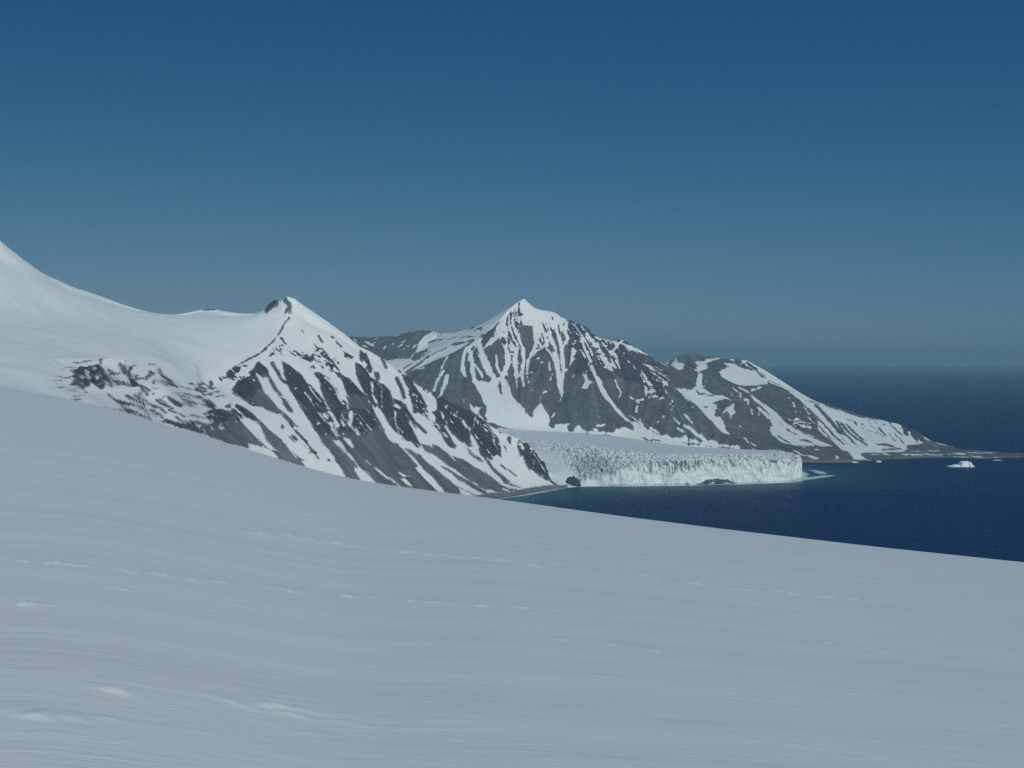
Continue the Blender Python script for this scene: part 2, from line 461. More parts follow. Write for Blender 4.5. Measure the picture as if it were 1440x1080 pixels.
tile(NEAR, 520, 540, [
    ('C', (0,0,20,40,40,180,90,260,70,300,30,270,0,240)),
    ('C', (50,0,170,0,250,90,280,180,300,260,310,330,310,450,340,550,370,640,320,610,260,540,210,450,160,340,110,280,90,200,50,120)),
    ('S', 14, (150,80,155,300)), ('S', 24, (20,0,40,150,80,230)),
    ('C', (300,190,380,220,400,260,450,260,470,330,520,400,560,460,570,520,610,570,570,560,520,490,490,480,500,520,560,620,600,700,640,760,640,800,600,810,530,750,460,720,380,650,350,560,330,480,340,330,380,310)),
    ('C', 16, (580,500,710,610)), ('S', 24, (320,280,370,320)),
    ('C', 30, (370,0,400,60,435,160)),
    ('C', (480,0,560,40,600,80,650,140,680,200,720,290,700,380,660,400,620,370,560,330,530,250,510,140)),
    ('S', 22, (550,150)), ('S', 24, (600,155)), ('S', 26, (595,215)), ('S', 20, (645,235)), ('S', 24, (590,270)), ('S', 14, (610,320)),
    ('C', (760,20,800,80,860,180,960,170,1060,230,1200,300,1250,340,1300,340,1440,440,1440,880,1410,890,1370,780,1330,710,1280,640,1270,700,1310,800,1250,800,1190,750,1120,710,1040,640,1000,580,960,480,950,560,1010,650,1060,740,1105,790,1090,825,1020,790,950,720,910,640,830,560,780,520,770,460,800,470,820,520,830,440,790,360,850,340,850,250,830,180,780,110)),
    ('S', (890,330,950,420,940,480,910,450)), ('S', (950,260,985,280,970,320,945,300)), ('S', 22, (1180,490,1225,560)), ('S', 20, (1060,400,1100,420)),
    ('S', 13, (1350,390,1330,480,1300,580)), ('S', 24, (1260,580,1275,620)), ('S', 22, (985,510)), ('S', 14, (1110,345,1100,380)),
    ('M', (640,40,740,60,760,150,690,100)), ('M', (690,280,760,370,780,430,830,540,760,520,700,440,650,400,690,380)),
    ('R', (0,240,30,300,110,460,160,560,230,690,310,750,390,800,470,880,560,980,650,1060,660,1080,0,1080)),
    ('S', 14, (0,1000,100,1080)),
    ('R', (440,820,540,850,620,900,720,990,830,1080,680,1080,560,940,470,850)),
    ('R', (650,760,760,790,830,820,780,770,870,800,960,860,1040,930,1120,1010,1130,1000,1040,910,1130,940,1250,990,1340,1060,1370,1080,1080,1080,1000,1030,900,960,800,900,710,850)),
    ('R', 28, (1260,850,1330,920,1420,980))])
tile(NEAR, 400, 580, [
    ('R', (0,390,60,470,90,490,150,545,200,580,200,630,130,620,50,590,0,600)), ('S', 12, (70,490,150,570)),
    ('C', 32, (0,40,60,110,110,190,160,260,220,330,270,380)), ('C', 34, (270,400,330,470,390,520)), ('C', 24, (330,500,430,585)), ('S', 24, (130,195,150,210)),
    ('C', 24, (60,310,130,380)), ('C', 16, (110,310,150,345)), ('C', 22, (560,600,565,605)),
    ('R', (220,-40,300,80,350,170,420,270,470,370,540,460,620,560,660,640,730,730,800,860,1440,970,1440,400,1370,380,1310,320,1250,210,1180,130,1110,-40)),
    ('C', (220,-40,300,80,350,170,420,270,600,300,800,250,1000,260,1100,200,1250,210,1180,130,1110,-40)),
    ('S', (610,350,690,350,740,410,790,490,880,590,960,690,1060,770,1110,840,1180,920,980,890,920,810,870,740,880,690,920,700,860,620,780,530,700,440,640,390)),
    ('S', (750,325,840,340,880,440,850,440,790,380)), ('S', 24, (1040,605,1180,730,1300,820,1440,915)),
    ('S', 26, (430,0,520,110,590,160,610,230,670,290)), ('S', 46, (570,0,630,80,680,180)), ('S', 24, (500,20,550,80)), ('S', 16, (620,210,700,285)),
    ('S', 32, (720,40,800,140,870,220,940,290)), ('S', 44, (840,0,840,120,835,160)), ('S', 18, (720,90,750,180)), ('S', 13, (1040,150,1100,215)),
    ('S', 22, (415,160,440,158)), ('S', 20, (415,195)), ('S', 20, (520,280,530,290)), ('S', 22, (970,150)), ('S', 24, (905,35)), ('S', 16, (955,97)), ('S', 20, (920,235)), ('S', 14, (580,355))])
tile(NEAR, 540, 600, [
    ('R', (0,80,30,100,60,180,130,220,190,270,280,360,380,450,480,520,400,500,380,520,440,590,510,670,590,730,690,830,0,750)),
    ('S', 24, (0,605,120,690,215,775)), ('S', (160,570,260,590,340,635,250,640)), ('S', (210,650,280,655,330,720,380,790,340,760,270,720)),
    ('S', (380,510,440,500,520,560,600,630,700,720,730,790,790,860,700,830,610,750,520,680,440,590)),
    ('R', (260,270,320,300,420,370,440,340,540,440,640,530,720,590,800,660,880,730,950,790,970,850,1040,890,800,860,760,810,690,720,600,620,500,530,410,450,340,370)),
    ('S', 16, (200,230,280,310,380,420,480,520)),
    ('R', (650,450,750,510,850,560,900,600,1000,650,1100,710,1200,770,1290,830,1250,840,1150,790,1060,740,960,680,860,600,740,520)),
    ('R', (480,220,560,240,640,280,600,230,700,290,790,360,870,430,940,470,870,380,960,410,1080,470,1180,530,1290,590,1350,640,1440,710,1440,810,1360,800,1250,770,1130,700,1010,620,900,540,830,500,720,420,600,350,510,290)),
    ('R', (1040,270,1100,310,1150,360,1240,410,1250,450,1180,420,1100,350)), ('S', 14, (1080,310,1140,360)), ('R', 12, (910,750,1150,870))])
tile(NEAR, 660, 590, [
    ('C', (180,0,250,90,300,170,340,200,380,270,400,370,410,480,360,450,310,460,300,510,250,520,180,470,150,460,110,350,70,270,30,200,10,150,40,140,90,0)),
    ('S', 14, (305,280,330,330)), ('S', 10, (255,360,260,400)),
    ('R', (180,480,260,530,290,600,370,660,440,720,520,790,490,800,420,770,350,700,280,630,240,570)),
    ('R', (0,580,100,630,170,660,250,710,320,760,400,830,530,870,620,890,520,910,440,910,350,910,250,880,180,840,100,790,0,750)),
    ('R', (0,800,90,850,200,910,200,930,120,900,0,840)), ('R', 15, (400,580,480,630,590,710)), ('R', 14, (440,790,640,860)), ('S', 22, (430,880,490,890)),
    ('C', (620,250,700,300,760,300,800,350,830,430,900,460,940,520,970,600,1000,680,1030,780,960,770,880,710,820,650,760,620,720,560,680,510,690,470,640,460,610,360,605,300)),
    ('S', 13, (815,540,820,580)), ('S', 18, (810,625)),
    ('C', 22, (1030,790,1110,840)), ('C', (490,220,530,210,530,260,520,310,480,260)), ('C', (430,330,460,350,490,440,460,430)), ('C', 16, (390,155,420,160)), ('C', 14, (570,630)),
    ('B', (-200,1000,0,975,100,960,300,930,520,910,680,880,900,845,1060,830,1140,835,1240,825,1240,870,1000,930,700,1000,330,1080,-200,1100))])
tile(NEAR, 190, 510, [
    ('C', (1240,320,1300,250,1440,200,1440,480,1380,480,1300,420,1240,390)),
    ('C', (310,740,400,720,480,740,620,770,720,770,850,760,960,800,1100,770,1000,840,830,890,700,860,560,820,420,780)),
    ('C', (960,590,1030,590,1110,590,1220,630,1340,700,1300,730,1230,740,1100,770,1000,830,880,800,990,760,960,720,860,700,940,660,870,640,930,610)),
    ('R', (1100,770,1300,730,1440,850,1440,1080,1200,1040,1000,960,830,890,1000,840)),
    ('C', (1230,580,1290,540,1370,560,1400,640,1440,690,1340,680,1230,640,1220,600)), ('C', (1140,560,1200,510,1240,520,1210,570)),
    ('C', (390,410,440,430,520,480,600,510,640,550,580,570,500,540,420,470)), ('C', (570,440,640,450,720,490,800,500,740,520,740,570,680,540,640,500)),
    ('C', (850,470,920,460,960,500,1000,530,1020,580,950,570,890,530,900,500)),
    ('C', (30,600,150,610,240,640,300,690,220,660,130,650,40,630)), ('C', (100,450,150,490,150,530,210,570,280,630,350,700,270,660,180,590,80,540,120,500)),
    ('C', 26, (270,470,330,520,420,560)), ('C', 18, (320,460,420,540,480,590)), ('C', 20, (330,590,400,640)), ('C', 24, (440,600,500,630)), ('C', 20, (520,690,600,740,700,770)),
    ('C', 18, (710,660,800,690,880,700)), ('C', 14, (590,300,690,335)), ('C', 18, (780,340,870,365)), ('C', 12, (470,390,560,410,640,430)), ('C', 12, (600,380,700,400)),
    ('C', 12, (760,440,860,450)), ('C', 12, (830,520,900,540)), ('C', 36, (960,250,970,290)), ('C', 18, (950,330,1010,320)), ('C', 12, (880,400,960,405)),
    ('C', 26, (340,170,420,220,450,280,480,300)), ('C', 16, (330,230,400,260,460,300)), ('C', 14, (300,80,330,130,340,180)), ('C', 12, (250,220,240,270)), ('C', 16, (20,400,90,380)),
    ('C', 16, (150,390,160,410)), ('C', 16, (230,390,235,400)), ('C', 14, (700,265,730,268)), ('C', 24, (720,740,830,780,950,780)), ('C', 14, (820,280,860,270)), ('C', 12, (720,410,840,430)),
    ('C', 12, (540,640,640,690)), ('C', 16, (330,680,350,710)), ('C', 14, (230,320,300,330)), ('C', 14, (980,380,1040,370)), ('C', 12, (1040,430,1110,420)), ('C', 12, (800,310,900,330)),
    ('S', 18, (1240,870,1270,895)), ('S', 20, (1290,880,1330,920)), ('S', 20, (1090,820,1110,840)), ('S', 10, (980,665,1110,690)), ('S', 14, (1170,790)), ('S', 14, (1200,625,1330,690)), ('S', 16, (800,800,850,810)),
    ('M', (1040,170,1110,160,1210,90,1290,60,1380,20,1440,0,1440,60,1330,110,1240,190,1170,210,1110,250,1060,260))])
tile(NEAR, 70, 490, [
    ('C', (270,280,340,260,400,230,460,250,540,220,600,190,650,210,700,270,750,330,790,380,790,440,820,490,780,490,720,440,690,510,640,520,580,470,530,450,500,490,440,520,430,560,370,550,370,500,330,470,230,470,300,430,300,380,210,380,310,340,300,300)),
    ('S', (385,340,430,360,440,410,400,390)), ('S', (450,280,490,310,520,380,500,400,470,350)), ('S', 20, (570,250,590,290)), ('S', (590,350,650,380,600,410,590,380)), ('S', 24, (640,450)), ('S', 22, (690,310)),
    ('C', 20, (300,185,440,180)), ('C', 18, (440,160,600,150,720,120)), ('C', 28, (650,150,640,200)), ('C', 24, (750,270,800,340,830,340)), ('C', 26, (890,190,930,270,980,340)),
    ('C', 22, (940,210,980,300)), ('C', 24, (840,410,890,470)), ('C', 24, (1100,370,1160,380,1220,365)), ('C', 18, (330,610,380,605)), ('C', 20, (330,640,370,650)), ('C', 24, (130,410)),
    ('C', 18, (120,360)), ('C', 20, (240,240)), ('C', 20, (310,240)), ('C', 16, (180,270)), ('C', 12, (170,490,300,520,360,530)), ('C', 18, (1290,200,1320,205)), ('C', 18, (220,370)), ('C', 14, (1060,220)), ('C', 14, (1040,320))])
tile(NEAR, 0, 0, [('C', 2.0, (287,436.5,296,435)), ('C', 1.6, (296,434.5,303,435.5))], 1.0)

tile(NEAR, 0, 0, [('R', (296,611,320,604,338,592,350,604,363,617,376,629,388,639,396,652,300,652)), ('R', (366,597,380,606,392,616,406,631,420,645,430,656,410,654,392,636,375,620)), ('S', 1.2, (408,634,417,644))], 1.0)

# far mountains -------------------------------------------------------
tile(FARL, 0, 0, [
    ('R', (572,524,610,508,650,489,665,478,690,462,705,455,720,455,735,452,752,455,758,480,770,490,775,470,785,452,800,450,820,457,840,473,860,479,880,478,910,493,942,513,960,528,985,546,1010,575,1030,605,1045,627,985,622,930,612,890,607,800,607,770,600,690,603,640,575,560,560)),
    ('R', (938,516,950,502,975,497,1010,502,1040,503,1062,516,1085,540,1100,545,1125,562,1150,590,1150,605,1170,620,1195,645,1130,652,1050,655,1040,630,1010,575,985,546)),
    ('C', (800,450,820,457,840,473,860,479,880,478,910,493,930,520,900,540,870,530,840,540,800,520))], 1.0)
tile(FARL, 490, 440, [
    ('R', (0,310,60,310,140,300,240,320,400,310,560,280,680,260,800,230,900,210,1020,220,1090,240,1000,280,940,330,890,390,880,450,840,520,790,580,650,590,500,600,300,560,100,440)),
    ('S', 18, (80,340,110,380)), ('S', 16, (280,310,330,305)), ('S', 22, (220,370,320,420)), ('S', 14, (170,410,230,430)), ('S', 12, (330,340,360,330)), ('S', 14, (450,450,470,430)), ('S', 12, (680,380,720,350)), ('S', 12, (560,400,600,395)), ('S', 14, (830,440,860,400)),
    ('S', 12, (560,295,640,290)), ('S', 14, (700,245,760,235)), ('S', 10, (620,430,680,410)), ('S', 10, (700,470,760,420)), ('S', 10, (260,400,330,380)),
    ('R', (780,600,900,500,1000,460,1010,480,920,550,860,600)), ('R', 18, (700,700,800,640,960,540,1030,490)), ('R', 26, (730,760,850,680,960,600,1040,530)),
    ('R', 22, (1010,390,1090,350,1200,330)), ('R', 14, (1240,340,1340,315,1440,300)), ('R', 26, (1320,410,1380,390,1440,370)), ('R', 14, (1060,540,1140,490,1240,450)), ('R', 14, (1370,240,1440,215)),
    ('R', 14, (1120,250,1170,265)),
    ('S', 26, (1260,550,1220,610,1180,720)), ('S', 40, (1200,740,1130,860,1090,980)), ('S', (1220,790,1270,790,1260,880,1190,1040,1150,1070,1180,920)),
    ('S', 26, (880,700,950,695)), ('S', 20, (1010,620,1110,540))])
tile(FARL, 640, 410, [
    ('R', 26, (0,665,140,635,280,592,400,545)), ('C', 30, (400,545,500,450,560,390)), ('R', 16, (0,520,150,480)), ('R', 8, (100,505,250,470,330,470)), ('R', 8, (30,580,150,575,260,560)), ('M', (150,440,350,450,330,500,200,500)),
    ('S', (860,85,920,130,960,190,1040,235,1200,250,1270,280,1350,340,1440,385,1400,470,1330,520,1230,440,1200,560,1150,680,1040,760,960,850,930,1000,900,1040,900,900,940,780,1000,700,990,560,980,430,900,420,860,430,840,380,800,420,820,560,860,700,880,760,850,800,840,700,780,600,740,520,700,480,650,560,670,700,650,780,620,730,570,640,560,590,520,610,440,680,400,740,360,730,400,650,480,570,510,480,560,390,640,310,720,250,800,200)),
    ('N', (700,230,860,120,940,230,1000,330,960,420,860,400,700,480,640,560,560,480,600,360)), ('N', (1020,420,1200,300,1300,330,1230,560,1100,700,1020,740)),
    ('M', (750,350,800,420,820,560,800,680,720,780,660,780,690,640,700,480)),
    ('R', (860,440,900,420,960,520,1000,640,950,690,870,710,850,600)), ('C', (590,570,640,600,660,650,620,690,580,620)),
    ('R', (360,740,440,680,540,600,580,650,640,760,650,880,600,960,540,940,520,840,500,960,470,970,420,880,380,800)), ('S', 14, (520,800,540,900)),
    ('C', 26, (360,590,370,680)), ('C', 26, (410,590,400,640)), ('C', 22, (480,500,490,570)), ('C', 22, (500,470,520,530)), ('C', 20, (700,280)), ('C', 18, (650,370,640,400)), ('C', 16, (670,500,690,530)),
    ('C', 18, (875,185)), ('C', 12, (800,160,830,140)), ('C', 12, (850,200,880,190)), ('C', 14, (910,220,930,250)), ('C', 14, (970,430,980,450)), ('C', 18, (920,720,910,760)), ('C', 10, (1190,265)), ('C', 10, (770,270,800,330)),
    ('S', 66, (280,600,340,780,400,900,440,1000)), ('S', 50, (170,720,200,800,220,900,240,1080)), ('S', 36, (140,720,100,850,90,960,130,1060)), ('S', 36, (210,690,330,600)), ('C', 40, (230,700,270,780)),
    ('S', 60, (660,760,680,900,640,1000,600,1070)), ('S', 22, (650,780,740,800)), ('S', 50, (780,720,750,880,780,1080)), ('S', 50, (860,720,870,900,840,1060)), ('C', 30, (820,740,800,880,820,1000)),
    ('S', 56, (1200,580,1260,720,1290,900,1310,1080)), ('S', 44, (1290,420,1330,600,1350,800,1380,1000)), ('S', 26, (1160,720,1220,790,1250,850)), ('S', 30, (1400,640,1370,700)), ('S', 26, (1190,900,1200,990)),
    ('C', 14, (1250,470,1310,640,1320,740)), ('C', 16, (1310,420,1320,530)), ('C', 12, (1220,680,1260,760)), ('C', 22, (1380,400,1370,440)), ('C', 12, (1240,380,1280,370)), ('C', 14, (1340,330)),
    ('C', 12, (1090,580,1060,680)), ('C', 10, (1140,560,1110,640))])
tile(FARL, 640, 500, [
    ('S', (220,330,280,430,330,500,350,560,380,620,410,640,400,700,380,760,430,840,620,900,900,960,1440,990,1410,890,1340,880,1280,865,1270,910,1190,890,1210,810,1180,740,1140,690,1110,620,1080,590,1040,640,990,690,980,780,940,780,900,740,870,670,800,600,740,540,710,470,680,390,650,320,600,250,540,280,480,260,430,330,350,330,290,310,210,240)),
    ('S', 50, (190,0,215,100,215,200,250,300)), ('S', 34, (240,100,300,190,350,270)), ('S', 76, (330,0,380,120,430,210,480,260)), ('S', 28, (520,120,560,200,600,250)), ('S', 14, (520,0,530,130)),
    ('S', 50, (650,0,660,100,640,200,600,240)), ('S', 16, (660,100,655,250)), ('C', (560,310,590,380,610,490,580,490,545,390)), ('C', 20, (270,190,300,310)), ('C', 22, (360,210,420,340)),
    ('S', 34, (110,0,90,120,110,170,140,260)), ('S', 12, (140,300)), ('S', 12, (112,570,114,590)),
    ('S', (190,610,240,650,340,650,290,700,300,740,260,740,200,680)), ('S', 22, (300,760,420,840)),
    ('S', 46, (770,0,770,150,765,250)), ('S', 22, (765,250,780,330,790,390)), ('S', 34, (860,100,850,200,850,270,870,380)), ('S', 40, (915,60,920,150,905,230)), ('S', 18, (920,270,930,350)), ('S', 32, (970,215)), ('S', 34, (1100,80)),
    ('S', 26, (970,435)), ('S', 20, (1010,50,1060,30)), ('S', 24, (1190,90,1200,180)), ('S', 24, (1230,230,1200,310)), ('S', 20, (1190,250)), ('S', 22, (1110,475,1170,440,1220,380)), ('S', 20, (1085,520,1075,570)), ('S', 22, (1180,680)), ('S', 22, (1260,720,1240,760,1200,790)),
    ('S', 52, (1250,0,1290,150,1320,330,1345,460)), ('S', 32, (1350,0,1370,180,1350,320)), ('S', 20, (1345,460,1350,520,1325,575)), ('S', 22, (1380,200,1420,180))])
tile(FARL, 780, 440, [
    ('K', (200,130,400,200,620,350,760,360,900,400,760,480,840,640,700,780,560,720,420,560,330,380,220,420)), ('K', (1060,620,1240,640,1440,740,1440,1080,1180,1080,1080,820)),
    ('S', 40, (0,60,40,250,90,450,110,700,130,720)), ('S', 60, (0,590,40,700,60,900,80,960)), ('S', 36, (110,760,90,900,90,1000)), ('S', 30, (160,130,130,240,170,330,140,390)),
    ('S', 34, (350,360,370,430,420,540,470,620)), ('S', 28, (330,480,390,560)), ('S', 56, (460,680,520,820,570,900)), ('S', 24, (430,620,440,670)), ('S', 66, (570,900,620,1000,670,1080)),
    ('S', (350,790,400,780,430,860,500,880,440,910,410,965,340,950,370,910,390,830)), ('S', (220,440,290,480,240,560,260,600,180,680,210,560,210,490)), ('S', 22, (245,780,235,810)),
    ('S', 22, (460,240,500,260)), ('S', 30, (510,310,580,340)), ('S', 30, (400,270,440,320)), ('S', 14, (260,150)), ('S', 14, (260,240,300,290)), ('S', 14, (340,180,380,190)), ('S', 16, (495,370)), ('S', 14, (240,200)),
    ('S', 26, (550,420,600,520,630,550)), ('S', 38, (640,620,660,660,625,700)), ('S', 22, (720,590,740,670,770,690)), ('S', 22, (770,530,800,640,815,690)), ('S', 22, (705,725)), ('S', 20, (760,850,790,920,840,1010,810,1070)), ('S', 14, (605,370,615,440)), ('S', 14, (570,740)), ('S', 14, (530,550)), ('S', 12, (640,430)),
    ('S', (885,400,960,420,1040,450,1115,490,1180,520,1080,500,1000,470,940,480)), ('S', 20, (740,480,790,430,860,350)), ('S', 14, (1140,515,1220,545)), ('S', 13, (1270,595,1300,600)), ('S', 13, (1340,625,1440,680)), ('S', 14, (700,360,720,350)), ('S', 14, (650,370)),
    ('S', 16, (1070,650,1120,665)), ('S', 20, (1000,690,1020,710)), ('S', 18, (880,510)), ('S', 14, (930,600,945,630)), ('S', 44, (1210,690,1240,740)), ('S', 30, (1250,750,1290,780,1390,800)), ('S', 14, (1310,730)), ('S', 22, (1100,730,1150,830,1190,910)), ('S', 24, (1165,950,1160,1040)),
    ('S', 22, (1235,915)), ('S', 24, (1285,935)), ('S', 22, (1345,985)), ('S', 13, (1380,860,1380,960,1440,1050)), ('S', 18, (1090,800)), ('S', 26, (1400,830,1440,850)), ('S', 14, (1290,830,1300,880))])
tile(FARL, 780, 520, [
    ('S', 62, (540,100,590,190,630,260)), ('S', 46, (630,260,690,370,770,490,850,570)), ('S', 34, (850,570,930,650)),
    ('S', (0,690,50,690,120,690,200,650,200,680,140,710,160,770,250,770,250,740,300,715,350,750,400,790,500,800,580,810,690,830,750,820,760,760,820,720,900,720,960,760,1010,790,1000,720,930,640,1000,660,1090,690,1130,720,1200,760,1270,800,1350,840,1440,900,1440,990,1200,940,1000,920,700,890,400,870,0,860)),
    ('S', (540,720,600,680,660,700,600,725)), ('S', 20, (490,760,540,770)), ('S', (570,770,690,780,720,820,580,800)), ('S', 16, (750,708)),
    ('R', 14, (280,808,420,808)), ('R', 16, (540,828,700,828)), ('R', 16, (1090,840,1190,890,1280,880,1440,905)),  # last strip is a shadow line painted in as scree cover
    ('S', 22, (960,580,1040,640,1110,700)), ('S', 18, (1080,630,1090,680)), ('S', 32, (1210,735,1330,820)), ('S', 28, (1370,840,1440,880)), ('S', 22, (960,350,1050,380,1120,370)), ('S', 28, (1040,380,1060,410)), ('S', 24, (1040,460,1030,530)),
    ('S', 30, (1330,360,1370,362)), ('S', 22, (1310,655)), ('S', 20, (1375,600)), ('S', 14, (565,600)), ('S', 18, (605,160)), ('S', 16, (1425,495))])
tile(FARL, 920, 490, [
    ('S', (480,520,530,420,560,310,610,330,605,440,620,500,690,550,760,590,860,605,960,640,860,650,740,680,810,710,770,780,760,850,790,870,830,860,870,930,910,1030,990,1080,880,1080,760,970,680,880,600,790,520,720,420,640,350,580,240,490,330,510)),
    ('R', 22, (540,540,570,580,740,595)), ('R', 14, (630,740,690,745)), ('S', 20, (600,490,640,470)),
    ('S', (820,290,880,260,960,240,900,200,850,170,960,190,1060,220,1150,260,1280,300,1360,370,1440,400,1440,450,1300,470,1130,475,1020,440,920,400,860,370)),
    ('S', (1090,140,1200,165,1300,230,1440,280,1440,390,1340,320,1250,260,1120,200)), ('M', (1090,190,1200,190,1320,270,1330,320,1250,270,1120,220)),
    ('S', (210,210,290,130,300,180,380,210,360,270,300,270)), ('S', (500,180,640,160,760,130,860,120,770,155,660,190,680,250,560,300,510,280,560,230)), ('S', 20, (970,140,1000,145)),
    ('S', 24, (1000,500,1050,550)), ('S', 16, (980,570,990,610)), ('S', 20, (1095,560,1090,620)), ('S', 24, (1150,660,1190,650,1190,700)), ('S', (900,760,1010,700,1010,780,1030,810,980,860,970,910,950,830,920,800,870,830)),
    ('S', 28, (1080,495,1180,550)), ('S', 30, (1230,535,1270,520)), ('S', 20, (1310,515,1350,490)), ('S', 26, (655,420)), ('S', 28, (1240,610,1320,670,1440,770)), ('S', 24, (1320,760,1430,840)), ('S', 22, (1400,850,1440,890)), ('S', 14, (1230,770,1240,830)), ('S', 14, (1330,800,1330,840)), ('S', 14, (1090,990)), ('S', 14, (930,640,970,650)),
    ('S', 16, (370,600,400,640)), ('S', 18, (430,660,480,690))])
tile(FARL, 920, 540, [
    ('S', 30, (0,575,70,630)), ('S', (0,620,70,640,160,670,240,730,130,735,0,700)), ('S', 46, (400,550,460,575,520,640,620,700,690,745)),
    ('S', (640,740,720,700,800,750,960,765,1030,800,900,795,760,775,680,775)), ('S', 15, (290,560,370,620)), ('S', 32, (390,675,500,740)), ('S', (340,720,430,740,460,765,330,745)),
    ('S', 22, (390,400,440,460,470,500)), ('S', 18, (510,455)), ('S', 22, (230,235)), ('S', 22, (205,252)), ('S', 20, (240,290)), ('S', 20, (215,330)), ('S', 14, (240,430,320,510)), ('S', 20, (115,420)), ('S', 20, (50,480)), ('S', 26, (70,180,120,185)), ('S', 14, (490,305)), ('S', 18, (160,315)),
    ('S', 13, (110,60,120,110)), ('S', 13, (140,120,190,180)), ('S', 24, (1150,690,1190,740)), ('S', 26, (1230,745,1280,780)), ('S', 18, (1260,825,1300,830)), ('R', 12, (340,750,700,790,1000,810))])
tile(FARL, 1060, 510, [
    ('S', (0,440,60,490,130,550,150,530,240,600,290,640,350,700,420,780,540,860,700,930,900,1010,1000,1050,560,1060,480,1030,350,1010,260,930,190,860,240,810,200,720,130,660,60,580,150,650,230,700,170,620,80,530,0,470)),
    ('R', 24, (430,830,440,850)), ('R', 13, (300,740,370,790)), ('R', 26, (320,940,450,1010)), ('R', 12, (480,880,530,900)),
    ('R', 60, (630,570,740,720)), ('R', 44, (720,760,830,890)), ('R', 40, (700,590,800,690,900,790,990,900,1080,980,1130,1030)), ('R', 76, (800,550,870,630,960,730,1040,820,1090,880)), ('R', 44, (1060,760,1130,870,1230,980,1280,1030)),
    ('R', 50, (1110,770,1200,880,1300,960,1420,1040)), ('R', 44, (1180,790,1270,880,1360,960)), ('R', 22, (820,800,900,880,1000,980)), ('R', 30, (590,990,720,1010)), ('R', 26, (890,940)), ('R', 30, (1010,1030)), ('R', 20, (960,990)), ('R', 12, (740,920,820,970)), ('R', 14, (1120,960,1200,1040)),
    ('M', (400,720,560,700,740,760,740,850,600,850,520,820)), ('S', 20, (690,690,760,760)), ('S', 26, (710,570,800,670)), ('S', 16, (630,560,700,650)), ('S', 22, (500,510,520,560)), ('S', 20, (525,620)), ('S', 22, (590,630)), ('S', 20, (440,440)), ('S', 20, (540,440)),
    ('S', 26, (540,740,600,760)), ('S', 22, (500,780,520,800)), ('S', 12, (60,640,65,660)),
    ('R', (830,510,960,530,1110,580,1250,610,1440,650,1440,690,1340,700,1250,660,1100,600,960,570)), ('R', 14, (650,480,760,500,830,530)), ('R', 10, (90,130,200,230,330,290)), ('R', 12, (380,330,450,360))])
tile(FARL, 1160, 560, [
    ('R', (0,60,130,110,240,130,400,190,600,240,760,270,900,300,980,340,1000,430,1060,480,1080,430,1120,500,1170,550,1190,520,1300,600,1440,620,1440,580,1300,530,1240,490,1200,410,1100,350,980,330,820,290,760,285,640,265,560,250,480,230,440,250,340,220,260,180,200,150,100,140)),
    ('C', (960,350,1080,360,1180,390,1260,500,1310,590,1230,560,1190,520,1160,550,1090,470,1060,490,1010,470,990,420)), ('S', 18, (1065,430,1070,470)),
    ('R', 20, (285,265,350,270)), ('R', 30, (380,290,390,320)), ('R', 36, (470,320,490,340)), ('R', 14, (440,350,490,390)), ('R', 20, (540,400,640,440)), ('R', 30, (690,380,760,460)), ('R', 22, (820,300,840,350)), ('R', 36, (865,355,890,390)),
    ('R', 40, (925,430,970,460)), ('R', 20, (880,440,940,500,990,560)), ('R', 14, (650,410,730,480)), ('R', 18, (840,490,890,540)), ('R', 20, (740,330,760,340)), ('R', 20, (820,450)), ('R', 14, (560,290,580,320)), ('R', 14, (260,190,270,210)), ('R', 12, (590,350,640,380)), ('R', 12, (620,300,700,360)),
    ('R', (640,590,760,565,830,585,900,620,760,610)), ('R', (1050,590,1440,610,1440,690,1080,680,950,690,1060,640)), ('R', (0,640,100,640,250,660,330,690,360,740,360,800,0,810)), ('S', (110,710,150,720,220,780,140,770)), ('S', 20, (340,720,440,770)),
    ('R', (440,690,560,690,680,690,900,680,1440,680,1440,790,900,790,560,790,470,730)), ('S', 12, (980,715,1440,715)), ('S', 9, (1070,668,1440,672)), ('S', 7, (560,710,840,712)), ('R', 20, (730,650,960,640)), ('S', 12, (900,610,1060,625))])
tile(FARL, 1060, 560, [
    ('R', (0,620,190,420,260,520,340,570,470,580,560,600,800,630,1000,650,1150,665,1230,700,1270,800,1000,830,760,830,600,800,400,760,0,720)),
    ('S', (480,650,530,650,600,700,820,760,760,765,600,720)), ('S', 9, (620,620,660,625)), ('S', 9, (770,655,820,658)), ('S', (1010,710,1050,720,1120,780,1040,775)), ('S', 26, (1230,710,1350,760)),
    ('S', 8, (560,560,740,590)), ('S', 8, (740,600,880,620)),
    ('B', (560,775,900,775,1270,775,1440,770,1440,830,560,830))])
tile(FARL, 1280, 590, [
    ('R', (-40,330,180,300,420,320,640,340,860,360,1440,380,2600,420,2600,560,1440,540,800,560,0,540)),
    ('B', (-200,465,400,460,760,480,1100,470,1440,465,2600,470,2600,560,1440,540,800,560,-200,540)),
    ('S', 8, (0,400,360,398)), ('S', 11, (0,444,410,444)), ('S', 12, (470,444,520,444)), ('S', 11, (560,436,690,434)), ('S', 13, (730,420,900,422)), ('S', 17, (940,420,1050,420)), ('S', 9, (560,472,720,472)), ('S', 17, (800,470,880,468)), ('S', 12, (1290,412,1360,412)), ('S', 10, (1070,478,1150,480)),
    ('S', 20, (300,330,330,345)), ('S', 10, (1500,430,1600,432)), ('S', 10, (1750,420,1900,425))])

